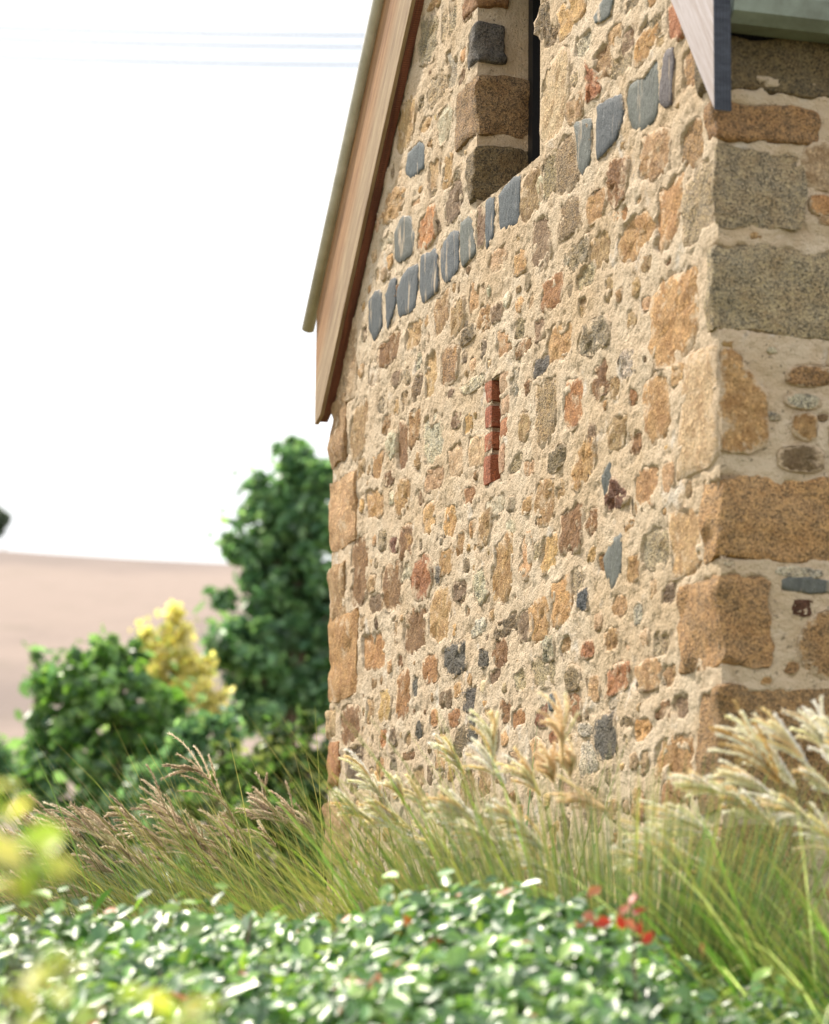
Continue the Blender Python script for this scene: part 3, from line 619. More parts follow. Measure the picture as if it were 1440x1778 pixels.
# window reveal
WD = .215
def reveal(name, O, U, N, us_, zs_, seed):
    return wall_sheet(name, O, U, N, us_, zs_, [], lambda u, z: z < 99, seed, cottage, [('u', us_[0])], amp=.7)
ur = np.arange(0, WD + .06, .0085)
reveal('window_jamb', CRN + DS * wl, DF, NF, ur, np.arange(wz0 - .01, wz1, .0085), 5)
reveal('window_jamb', CRN + DS * wr, DF, -NF, ur, np.arange(wz0 - .01, wz1, .02), 6)
cbox('window_sill', (wr - .004, .004, wz0 - .09), (wl + .004, WD + .1, wz0 - .002), MORT)
cbox('window_lintel', (wr - .12, -.012, wz1 - .004), (wl + .12, .3, wz1 + .2), MORT)
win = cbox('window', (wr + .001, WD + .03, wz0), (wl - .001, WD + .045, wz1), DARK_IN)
for lo, hi in (((wl - .05, WD - .03, wz0 + .001), (wl - .004, WD + .028, wz1)), ((wr + .004, WD - .03, wz0 + .001), (wr + .05, WD + .028, wz1)), ((wr + .052, WD - .03, wz0 + .002), (wl - .052, WD + .028, wz0 + .05))):
    cbox('window_frame', lo, hi, BLACK, win)
m, n, b = newmat('window_glass'); b.inputs['Base Color'].default_value = (.01, .012, .015, 1); b.inputs['Roughness'].default_value = .05
cbox('pane', (wr + .052, WD + .005, wz0 + .052), (wl - .052, WD + .012, wz1 - .01), m, win)
# old brick-lined slot
slot = cbox('brick_slot', (br_ - .05, .10, bz0 - .05), (bl + .05, .14, bz1 + .05), MORT)
cbox('slot_bed', (br_ - .002, .004, bz0 - .06), (bl + .002, .12, bz0 + .004), MORT, slot); cbox('slot_head', (br_ - .002, .004, bz1 - .004), (bl + .002, .12, bz1 + .06), MORT, slot)
def slot_side(name, s0, U, sg, sd): return wall_sheet(name, CRN + DS * s0, DF, NF * sg, np.arange(0, .12, .0085), np.arange(bz0 - .01, bz1 + .02, .0085), [], lambda u, z: z < 99, sd, slot, [('u', 0)], amp=.5)
slot_side('slot_cheek', bl + .012, DF, 1, 8); slot_side('slot_cheek', br_ - .004, DF, -1, 9)
PAL['x'] = ((176, 94, 62), 's'); PAL['X'] = ((204, 164, 140), 's'); PAL['z'] = ((190, 122, 84), 's')
for k, (a0, a1, z0, z1, dp, c) in enumerate(BRK): put_block('brick', (a0, -.004, z0), (a1, dp, z1), c, slot, 120 + k)

# ------------------------------------------------------------------ bargeboards, roof, gutter
def prism(name, pts, o0, o1, mat, parent, axis, origin=None, smooth=False):
    """outline pts in (s, z) extruded from o0 to o1 along the gable normal; local X follows axis"""
    pts = np.asarray(pts, float); n = len(pts)
    V = np.vstack([[G(s, z, o0) for s, z in pts], [G(s, z, o1) for s, z in pts]])
    F = [tuple(range(n)), tuple(range(2 * n - 1, n - 1, -1))] + [(i, i + n, (i + 1) % n + n, (i + 1) % n) for i in range(n)]
    ax = DS * axis[0] + ZZ * axis[1]; ax = ax / np.linalg.norm(ax); ay = np.cross(NG, ax)
    if ay[2] < 0: ax = -ax; ay = -ay
    R = np.stack([ax, ay, NG], 1)
    return obj(name, V, F, mat, parent, origin=V[0] if origin is None else origin, smooth=smooth, R=R)
def rake_pt(side, s, up):              # point above the lower bargeboard edge, up measured square to the rake
    m_ = mL if side == 'l' else mR; c = 1 / math.hypot(1, m_)
    z = (rl0[1] + mL * (rl0[0] - s)) if side == 'l' else (rr0[1] + mR * (s - rr0[0]))
    return s, z + up / c
tipl = hit(547, 737, RO)
oc = RO + .012
c0, c1 = np.array(hit(535, 572, oc)), np.array(hit(659, 0, oc))
upc = lambda p: (p[1] - (rl0[1] + mL * (rl0[0] - p[0]))) / math.hypot(1, mL)
BH = min(upc(c0), upc(c1)) - .018; print('BH', upc(c0), upc(c1))
pl = lambda up, s: rake_pt('l', s, up)
sL = tipl[0]
prism('barge_board', [(rl0[0], rl0[1] + .0), (APX_S, APX_Z), pl(BH, APX_S), pl(BH, sL), tipl, ], RO - .016, RO, W_LIGHT, cottage, (1, -mL))
prism('barge_backing', [(rl0[0] - .02, rl0[1] + .014 + mL * .02 - .02), (APX_S, APX_Z - .006), pl(BH - .01, APX_S), pl(BH - .01, sL - .02), (sL - .02, tipl[1] + .008)], .004, RO - .017, W_RED, cottage, (1, -mL))
sR = rr0[0]
prism('barge_board', [(sR, rr0[1]), (APX_S, APX_Z), rake_pt('r', APX_S, BH + .02), rake_pt('r', sR, BH + .02)], RO_R - .048, RO_R, W_GREY, cottage, (1, mR))
# end grain cap of the near board, its shade painted in dark
zt0, zt1 = rr0[1] + .0, rake_pt('r', sR, BH)[1]
cbox('board_end', (sR - .004, -RO_R - .0, zt0 - .004), (sR - .0005, -RO_R + .048, zt1), W_SHADE)
def tube(pts, rad, n=10, cap=True):
    pts = np.asarray(pts, float); V, F = [], []
    for i, p in enumerate(pts):
        t = pts[min(i + 1, len(pts) - 1)] - pts[max(i - 1, 0)]; t = t / np.linalg.norm(t)
        a = np.cross(t, ZZ); a = a / max(np.linalg.norm(a), 1e-6); b_ = np.cross(t, a); rr = rad[i] if hasattr(rad, '__len__') else rad
        for k in range(n): V.append(p + rr * (math.cos(2 * math.pi * k / n) * a + math.sin(2 * math.pi * k / n) * b_))
    for i in range(len(pts) - 1):
        for k in range(n): F.append((i * n + k, i * n + (k + 1) % n, (i + 1) * n + (k + 1) % n, (i + 1) * n + k))
    if cap: F += [tuple(range(n - 1, -1, -1)), tuple(range((len(pts) - 1) * n, len(pts) * n))]
    return np.array(V), F
# rolled barge capping, far side: runs above the board and stops short of its tip
mC = (c1[1] - c0[1]) / (c0[0] - c1[0])
ce = (APX_S, c0[1] + mC * (c0[0] - APX_S))
P0, P1 = G(*c0, oc), G(*ce, oc)
V, F = tube([P0 + (P1 - P0) * t for t in np.linspace(0, 1, 6)], .0265, 18)
ax = (P1 - P0) / np.linalg.norm(P1 - P0)
cap = obj('barge_capping', V, F, ROLL_M, cottage, origin=P0)
# flashing from the roll back over the roof edge
lift = BH + .02
V, F = tube([G(*(rake_pt('r', s, BH + .05)), RO_R + .02) for s in np.linspace(sR - .02, APX_S, 5)], .0265, 18); obj('barge_capping', V, F, ROLL_M, cottage)
def roof_slope(side, s_eave, s_top):
    nn, mm = 160, 8; V = []
    for j in range(mm + 1):
        s = s_eave + (s_top - s_eave) * j / mm
        for i in range(nn + 1):
            o = RO - .03 - (DEEP + .12) * i / nn; sz = rake_pt(side, s, BH + .012 + .009 * math.sin(i * 1.9)); V.append(G(*sz, o))
    i = (np.arange(mm)[:, None] * (nn + 1) + np.arange(nn)[None]).ravel()
    obj('roof_sheet', V, quad(i, nn + 1), ROOF_M, cottage)
roof_slope('l', c0[0] - .02, APX_S); roof_slope('r', sR + .02, APX_S)
# gutter along the front eave, with fascia and soffit, eave shade painted into their dark wood
gz = hitf(1360, 42, .13)[1]
prof = [(0, .115), (0, 0), (.012, -.006), (.085, -.006), (.115, .02), (.124, .07), (.118, .112), (.128, .12), (.124, .128), (.112, .116), (.116, .07), (.108, .024), (.083, .002), (.006, .002), (.006, .115)]
V = []; us_g = (-RO_R + .056, DEEP)
for u in us_g:
    for a, z in prof: V.append(CRN + DF * u + NF * (.012 + a) + ZZ * (gz + .006 + z))
n_ = len(prof); F = [(i, (i + 1) % n_, (i + 1) % n_ + n_, i + n_) for i in range(n_)] + [tuple(range(n_ - 1, -1, -1)), tuple(range(n_, 2 * n_))]
obj('gutter', V, F, GUT_M, cottage, smooth=False)
cbox('fascia', (-.010, -RO_R + .056, gz + .03), (.004, DEEP, rake_pt('r', 0, BH - .01)[1]), W_SHADE)
cbox('soffit', (.006, .06, gz + .02), (.22, DEEP - .05, gz + .04), W_SHADE)

# ------------------------------------------------------------------ foliage builders
def leaves(P, Ndir, size, r, fold=.25, asp=.5, up=None):
    """diamond leaves (two folded halves) at P facing Ndir"""
    n = len(P); Ndir = Ndir / np.linalg.norm(Ndir, axis=1, keepdims=True)
    a = r.normal(0, 1, (n, 3)) if up is None else up + r.normal(0, .5, (n, 3)); a = a - (a * Ndir).sum(1, keepdims=True) * Ndir; a /= np.linalg.norm(a, axis=1, keepdims=True)
    b_ = np.cross(Ndir, a); s = (size * np.exp(r.normal(0, .22, n)))[:, None]
    V = np.stack([P - a * s * .5, P - a * s * .08 + b_ * s * asp * .5 + Ndir * s * fold * .3, P + a * s * .5 - Ndir * s * .12, P - a * s * .08 - b_ * s * asp * .5 + Ndir * s * fold * .3,
                  P + a * s * .25 + b_ * s * asp * .36 + Ndir * s * fold * .2, P + a * s * .25 - b_ * s * asp * .36 + Ndir * s * fold * .2], 1).reshape(-1, 3)
    k = np.arange(n)[:, None] * 6
    F = np.concatenate([k + np.array([0, 1, 4, 2]), k + np.array([0, 2, 5, 3])])
    return V, F
def lobe_points(lobes, n, r, hollow=.55):
    C = np.array([l[0] for l in lobes]); Rr = np.array([l[1] for l in lobes]); wt = Rr.prod(1) ** .67; wt /= wt.sum()
    k = r.choice(len(lobes), n, p=wt); d = r.normal(0, 1, (n, 3)); d /= np.linalg.norm(d, axis=1, keepdims=True)
    rad = (hollow ** 3 + (1 - hollow ** 3) * r.random(n)) ** (1 / 3)
    rad = rad * (1 + .20 * noise(np.c_[d * 2.3 + C[k] * 3.1], 11))
    P = C[k] + d * Rr[k] * rad[:, None]
    return P, d
def tinted(cols, n, r, var=.22):
    c = lin(np.array(cols))[r.integers(0, len(cols), n)] * np.exp(r.normal(0, var, (n, 1))); return c
def tree(name, label, D, lobes_px, base_px, cols, n, leaf, seed, group=None, cat='tree', asp=.6, gz=0., trunk=True, depthk=.9):
    r = np.random.default_rng(seed); sc = D / FPX; lobes = []
    for (x, y, rx, ry) in lobes_px: lobes.append((at(x, y, D + r.uniform(-.4, .4) * rx * sc), np.array([rx * sc, max(rx, ry * .6) * sc * depthk, ry * sc])))
    bx = at(base_px, 1500, D); base = np.array([bx[0], D, gz]); t = empty(name, base); tag(t, label, cat, group)
    # clumped: sub-lobes give light and dark masses and gaps
    sub = []
    for c, rr in lobes:
        m_ = max(12, int(40 * (rr[0] * rr[2]) ** .5)); d = r.normal(0, 1, (m_, 3)); d /= np.linalg.norm(d, axis=1, keepdims=True)
        for q in d: sub.append((c + q * rr * r.uniform(.15, 1.0), rr * r.uniform(.12, .32)))
    P, d = lobe_points(sub, n, r, .4); P = P + r.normal(0, 1, P.shape) * (r.random((n, 1)) < .15) * leaf * .7
    nd_ = d + r.normal(0, .55, d.shape) + np.array([0, 0, .5])
    V, F = leaves(P, nd_, leaf, r, asp=asp); tc_ = np.repeat(tinted(cols, n, r), 6, 0)
    cr = obj('crown', V, F, LEAF_T, t, tint=tc_, smooth=False)
    if trunk:
        top = max(lobes, key=lambda l: l[0][2])[0]; mid = (base + top) / 2 + r.normal(0, .08, 3)
        h = top[2] - base[2]; V, F = tube([base - ZZ * .3, base + ZZ * h * .2, mid, top], [.022 * h + .03, .018 * h + .02, .011 * h + .015, .02], 8); TV, TF = [V], list(F); nb = len(V)
        for c, rr in lobes:
            st = base + (top - base) * np.clip((c[2] - base[2]) / max(h, .1) - .22, .12, .8)
            V, F = tube([st, (st + c) / 2 + ZZ * .05 * h * .3, c], [.009 * h + .01, .006 * h + .008, .01], 6); TV.append(V); TF += [tuple(i + nb for i in f) for f in F]; nb += len(V)
        obj('trunk', np.vstack(TV), TF, BARK, t)
    return t
GREEN = [(116, 152, 110), (140, 176, 120), (98, 134, 102), (166, 196, 132)]
DEEPG = [(112, 150, 114), (128, 168, 122), (96, 134, 104), (154, 188, 138)]
YEL = [(248, 232, 160), (250, 238, 184), (240, 224, 146), (248, 234, 200), (206, 212, 136)]
tree('pear_tree', 'tall narrow dark green tree rising beside the cottage wall', 40,
     [(508, 800, 38, 62), (556, 830, 44, 56), (452, 862, 44, 44), (412, 940, 34, 44), (500, 880, 78, 80), (540, 900, 70, 110), (470, 960, 82, 70), (560, 1010, 80, 120), (480, 1060, 92, 80), (440, 1120, 92, 62), (520, 1180, 110, 90), (400, 1130, 62, 48), (470, 1220, 90, 60), (372, 1035, 18, 10), (590, 1150, 60, 120)],
     500, DEEPG, 15000, .20, 1, 'trees behind the garden', gz=-.5)
tree('bushy_tree', 'broad bushy mid green tree in front of the bare hill', 30,
     [(165, 1145, 56, 52), (215, 1135, 40, 40), (120, 1200, 70, 60), (215, 1210, 80, 70), (100, 1300, 78, 70), (200, 1310, 100, 80), (290, 1300, 70, 80), (60, 1360, 60, 50), (170, 1390, 110, 50), (300, 1230, 45, 50), (120, 1450, 130, 60), (280, 1430, 100, 60), (60, 1530, 150, 60), (240, 1525, 140, 60)],
     180, GREEN + [(112, 158, 72), (126, 168, 78)], 14000, .17, 2, 'trees behind the garden', gz=-.3)
tree('autumn_tree', 'golden yellow autumn tree between the two green ones', 36,
     [(303, 1085, 34, 38), (296, 1140, 52, 46), (265, 1120, 26, 30), (335, 1165, 34, 36), (325, 1200, 62, 40), (365, 1225, 32, 26), (280, 1200, 36, 40)], 320, YEL, 9000, .12, 3, 'trees behind the garden', gz=-.5)
tree('low_shrub', 'low olive green shrub below the tall narrow tree', 24,
     [(470, 1320, 70, 50), (540, 1310, 60, 60), (400, 1330, 60, 50), (590, 1330, 60, 60), (470, 1390, 110, 50), (420, 1440, 140, 60), (560, 1430, 100, 60), (400, 1525, 150, 60), (560, 1525, 120, 60)], 480, [(96, 128, 72), (112, 142, 80), (84, 114, 64), (136, 146, 92)], 14000, .11, 4, cat='shrub', gz=-.2)
tree('low_shrub', 'low dark green shrub under the golden tree', 26,
     [(330, 1290, 50, 40), (350, 1340, 60, 45), (280, 1370, 60, 50), (390, 1270, 36, 30)], 330, DEEPG, 8000, .11, 5, cat='shrub', gz=-.2)
tree('sapling', 'thin young sapling standing against the bare hill', 40, [(64, 1140, 9, 16), (62, 1185, 12, 20), (70, 1225, 14, 26)], 66, GREEN, 500, .13, 6, gz=-.5)
tree('dark_bush', 'dark bush at the foot of the bare hill beside the broad tree', 34, [(-10, 1320, 34, 40), (0, 1370, 34, 40)], 0, DEEPG, 3000, .13, 8, cat='bush', gz=-.4)
tz = float(hill_z(np.array([at(0, 960, 415)[0]]), np.array([415.]))[0])
tree('hilltop_tree', 'lone distant tree standing on the hill skyline', 415, [(-8, 905, 26, 28), (-30, 925, 24, 24)], -10, [(92, 110, 92), (84, 100, 88)], 2500, .8, 7, gz=tz)

# ------------------------------------------------------------------ power lines
for k, (y0, y1, lb) in enumerate(((56, 64, 'thin power cable crossing the pale sky, uppermost of the three'), (74, 86, 'thin power cable crossing the pale sky, middle of the three'), (107, 115, 'thin power cable crossing the pale sky, lowest of the three'))):
    A, B = at(-900, y0 - 12 * 1.5, 52), at(2000, y1 + 12, 46); t = np.linspace(0, 1, 40)[:, None]
    pts = A + (B - A) * t - ZZ * (.6 * 4 * t * (1 - t) - .55); V, F = tube(pts, .021, 6)
    tag(obj('power_cable', V, F, BLACK, origin=pts[0]), lb, 'cable', 'power cables over the garden')

# ------------------------------------------------------------------ ornamental grasses
def blades(base, n, r, spread, Lr, lean, cols, wid=(.006, .010), dryp=.3, stiff=1.5, droop=1.0, toward=0., splay=1., segs=10):
    V, F, T = [], [], []
    az = r.uniform(0, 2 * np.pi, n); rad = spread * np.sqrt(r.random(n))
    B = base + np.c_[np.cos(az) * rad, np.sin(az) * rad, np.zeros(n)]
    dirv = np.c_[np.cos(az), np.sin(az), np.zeros(n)] * r.uniform(.15, 1, (n, 1)) * splay + np.array([-lean, -toward, 0]) * r.uniform(.85, 1.3, (n, 1))
    amt = np.linalg.norm(dirv, axis=1); dirv /= amt[:, None]
    Ln = r.uniform(*Lr, n); w0 = r.uniform(*wid, n)
    phi0 = .10 + .16 * amt * r.uniform(.5, 1.2, n); phi1 = np.minimum((.5 + .75 * amt) * r.uniform(.45, 1.7, n) * droop, 2.5)
    side = np.cross(dirv, ZZ); tw = r.uniform(-.6, .6, n)[:, None]; side = side * np.cos(tw) + dirv * np.sin(tw)
    p = B.copy(); rows = []
    for i in range(segs + 1):
        t = i / segs; wd = w0 * (1 - t ** 2.2) * (.55 + .45 * min(1, t * 4)) + .0006
        rows.append(np.stack([p - side * wd[:, None] * .5, p + side * wd[:, None] * .5], 1))
        ph = phi0 + phi1 * t ** stiff
        p = p + (np.cos(ph)[:, None] * ZZ + np.sin(ph)[:, None] * dirv) * (Ln / segs)[:, None]
    V = np.stack(rows, 1).reshape(n, -1, 3); m_ = (segs + 1) * 2
    k = np.arange(n)[:, None] * m_
    F = np.concatenate([k + np.array([2 * i, 2 * i + 1, 2 * i + 3, 2 * i + 2]) for i in range(segs)])
    c = tinted(cols, n, r, .42); tip = lin(np.array([(206, 190, 132)])); g_ = np.linspace(0, 1, segs + 1)[None, :, None]
    dry = (r.random(n) < dryp)[:, None, None] * .8 + .12
    T = c[:, None, :] * (1 - g_ ** 2 * dry) + tip[None] * g_ ** 2 * dry
    T = np.repeat(T, 2, axis=1).reshape(-1, 3)
    return V.reshape(-1, 3), F, T
def plume(parent, root, bpx, tpx, D, cols, r, full=1.0):
    dj = r.uniform(-.12, .12); B = at(*bpx, D + dj); T = at(*tpx, D + dj + r.uniform(-.08, .04)); ax = T - B; Lh = np.linalg.norm(ax); a = ax / Lh
    sidev = np.cross(a, np.array([0, 1., 0])); sidev /= np.linalg.norm(sidev); dep = np.cross(a, sidev)
    n, segs, nh = int(14 * full), 10, 20
    st = B + a * Lh * r.uniform(-.20, .36, (n, 1)); fan = r.normal(0, .24, (n, 1)); fd = r.normal(0, .18, (n, 1)); ln = Lh * r.uniform(.55, .86, (n, 1)); dr = r.uniform(.6, 1.4, (n, 1))
    d0 = a + sidev * fan * .7 + dep * fd; p = st.copy(); pts = [p]
    for i in range(segs):
        t = (i + 1) / segs; dd = d0 + sidev * fan * .9 * t + np.array([-1, 0, -.6]) * .5 * t * t * dr; dd /= np.linalg.norm(dd, axis=1, keepdims=True); p = p + dd * ln / segs; pts.append(p)
    pts = np.stack(pts, 1); cf = lin(np.array(cols))[r.integers(0, len(cols), n)] * np.exp(r.normal(0, .07, (n, 1)))
    A_, B_ = pts[:, :-1].reshape(-1, 3), pts[:, 1:].reshape(-1, 3); tg = B_ - A_; tg /= np.linalg.norm(tg, axis=1, keepdims=True); cs = np.repeat(cf, segs, 0); m_ = len(A_)
    w_ = np.cross(tg, r.normal(0, 1, (m_, 3))); w_ = w_ / np.linalg.norm(w_, axis=1, keepdims=True) * .0018
    V1 = np.stack([A_ - w_, A_ + w_, B_ + w_, B_ - w_], 1).reshape(-1, 3); F1 = [tuple(q) for q in (np.arange(m_)[:, None] * 4 + np.arange(4)).tolist()]
    A2, T2, D2 = np.repeat(A_, nh, 0), np.repeat(tg, nh, 0), np.repeat(B_ - A_, nh, 0); k2 = len(A2); o_ = A2 + D2 * r.random((k2, 1))
    q = r.normal(0, 1, (k2, 3)); q -= (q * T2).sum(1, keepdims=True) * T2; q /= np.linalg.norm(q, axis=1, keepdims=True)
    hd = T2 + q * r.uniform(.3, .85, (k2, 1)); hd /= np.linalg.norm(hd, axis=1, keepdims=True); hw = np.cross(hd, r.normal(0, 1, (k2, 3))); hw = hw / np.linalg.norm(hw, axis=1, keepdims=True) * .0014
    V2 = np.stack([o_ - hw, o_ + hw, o_ + hd * r.uniform(.008, .016, (k2, 1))], 1).reshape(-1, 3); F2 = [tuple(x) for x in (np.arange(k2)[:, None] * 3 + np.arange(3) + len(V1)).tolist()]
    V = np.vstack([V1, V2]); F = F1 + F2; C = np.vstack([np.repeat(cs, 4, 0), np.repeat(np.repeat(cs, nh, 0) * 1.1, 3, 0)])
    o = obj('plume', V, F, PLUME, parent, origin=B, tint=np.clip(C, 0, .92), smooth=False)
    # stem down to the clump
    q0 = np.array(root) + np.r_[r.normal(0, .06, 2), 0]; q1 = q0 + ZZ * (B[2] - q0[2]) * .62 + np.r_[r.normal(0, .05, 2), 0]; q2 = B - a * .25
    t = np.linspace(0, 1, 10)[:, None]; pts = (1 - t) ** 3 * q0 + 3 * (1 - t) ** 2 * t * q1 + 3 * (1 - t) * t ** 2 * q2 + t ** 3 * (B + a * Lh * .3)
    V, F = tube(pts, np.linspace(.0030, .0012, 10), 5); c = lin(np.array((168, 158, 92)))
    obj('stem', V, F, BLADE, o, tint=np.tile(c, (len(V), 1)))
CREAM = [(252, 242, 222), (248, 234, 206), (253, 247, 232), (240, 220, 180)]
TAWNY = [(216, 204, 186), (198, 184, 164), (232, 222, 206), (182, 166, 148)]
OLIVE = [(196, 168, 110), (206, 182, 132)]
LG = [(88, 122, 66), (106, 138, 74), (72, 106, 60), (134, 138, 86), (128, 110, 78), (80, 116, 62)]
CG = [(108, 144, 66), (88, 126, 62), (166, 186, 88), (72, 110, 58), (186, 180, 118), (102, 136, 70)]
BG_ = [(88, 118, 92), (76, 104, 84), (108, 138, 102), (122, 142, 90)]
RG = [(108, 156, 66), (132, 178, 78), (78, 126, 56), (190, 212, 132), (62, 104, 48), (222, 228, 178), (90, 140, 60)]  # palest tints paint bright highlight strokes into some blades
CL = [  # label, px x of root, distance, blades, spread, length, lean, colours, droop, plumes (base, tip), plume colours
    ('brown plumed grass clump at the far end of the bed, leaning over the hedge', 215, 8.9, 2500, .28, (1.2, 2.05), 1.15, LG, .95,
     [((135, 1458), (55, 1400)), ((172, 1452), (88, 1385)), ((190, 1510), (130, 1470)), ((90, 1562), (-5, 1518)), ((180, 1560), (70, 1535)), ((235, 1502), (185, 1442)), ((120, 1500), (60, 1462))], TAWNY),
    ('brown plumed grass clump in front of the low olive shrub', 400, 9.2, 2600, .30, (1.2, 2.1), 1.15, LG, .95,
     [((245, 1432), (190, 1390)), ((302, 1422), (248, 1350)), ((378, 1375), (308, 1280)), ((350, 1465), (318, 1415)), ((300, 1502), (250, 1460)), ((345, 1340), (288, 1332)), ((290, 1470), (235, 1420)), ((325, 1440), (280, 1385)), ((400, 1450), (350, 1405))], TAWNY),
    ('brown plumed grass clump beside the far corner of the cottage', 535, 9.3, 2600, .30, (1.2, 2.1), 1.0, LG, .95,
     [((412, 1432), (372, 1392)), ((462, 1400), (450, 1348)), ((522, 1440), (490, 1370)), ((500, 1430), (440, 1385)), ((430, 1470), (390, 1425)), ((545, 1450), (520, 1395)), ((480, 1470), (430, 1430))], TAWNY),
    ('yellow green grass clump with cream plumes under the brick slot', 760, 7.7, 2900, .28, (1.0, 2.0), .9, CG, 1.25,
     [((655, 1372), (616, 1308)), ((700, 1392), (684, 1340)), ((800, 1335), (762, 1272)), ((800, 1502), (708, 1425)), ((640, 1420), (580, 1380)), ((740, 1400), (700, 1350)), ((690, 1440), (630, 1400))], CREAM),
    ('arching grass clump with many cream plumes in front of the gable', 925, 7.0, 3000, .28, (1.0, 2.0), .9, CG, 1.2,
     [((868, 1350), (812, 1284)), ((935, 1375), (888, 1304)), ((885, 1482), (792, 1420)), ((945, 1475), (866, 1400)), ((958, 1515), (878, 1455)), ((855, 1312), (856, 1232)), ((990, 1560), (930, 1500)), ((820, 1420), (760, 1370)), ((900, 1430), (850, 1390)), ((855, 1460), (800, 1440))], CREAM),
    ('upright blue green grass clump between the arching grasses', 1075, 6.7, 4600, .20, (.9, 1.72), .04, BG_, .55,
     [((1052, 1406), (966, 1364)), ((976, 1312), (978, 1205)), ((990, 1348), (994, 1288)), ((960, 1350), (946, 1290))], [(232, 212, 180), (240, 224, 198)]),
    ('bright green grass clump with fanned cream plumes below the near corner', 1335, 6.5, 4300, .26, (.8, 1.75), .65, RG, 2.2,
     [((1240, 1372), (1168, 1340)), ((1292, 1398), (1240, 1365)), ((1232, 1448), (1128, 1388)), ((1225, 1502), (1092, 1438)), ((1136, 1507), (1066, 1476)), ((1202, 1512), (1148, 1490)), ((1335, 1378), (1244, 1308)), ((1190, 1450), (1120, 1420))], CREAM),
    ('bright green grass clump with tall cream plumes before the front wall', 1480, 6.35, 5200, .28, (.8, 1.8), .6, RG, 2.2,
     [((1342, 1342), (1260, 1224)), ((1368, 1348), (1284, 1234)), ((1398, 1322), (1326, 1230)), ((1440, 1314), (1402, 1212)), ((1444, 1375), (1398, 1330)), ((1480, 1330), (1436, 1240)), ((1400, 1420), (1340, 1380))], CREAM),
]
for k, (lb, px, D, nb_, sp, Lr, lean, cols, drp, pls, pc) in enumerate(CL):
    r = np.random.default_rng(100 + k); b0 = at(px, 1500, D); base = np.array([b0[0], D, 0.0])
    t = empty('ornamental_grass', base); tag(t, lb, 'grass clump', 'ornamental grasses along the cottage')
    V, F, T = blades(base, nb_, r, sp, Lr, lean, cols, (.005, .010) if k < 3 else ((.004, .007) if k == 5 else (.006, .014)), dryp=.34 if k > 5 else .3, droop=drp, stiff=2.2 if k > 5 else 1.6, toward=.12 if k > 5 else .1, splay=.4 if k == 5 else 1.)
    tag(obj('blades', V, F, BLADE, t, tint=T, smooth=False), kind='stuff')
    if k < 3:
        for _ in range(5): q = r.uniform((-210, 1420), (-20, 1520)); q[0] += px; pls.append((tuple(q), (q[0] - r.uniform(45, 75), q[1] - r.uniform(35, 60))))
    elif k in (3, 4, 6, 7):
        for _ in range(1): q = r.uniform((-150, 1400), (20, 1500)); q[0] += px; pls.append((tuple(q), (q[0] - r.uniform(55, 85), q[1] - r.uniform(35, 65))))
    for b_, tp in pls: plume(t, base, b_, tp, D - .05, OLIVE + pc[:1] if b_ == (1342, 1342) else pc, r, .62 if k < 3 else 1.)

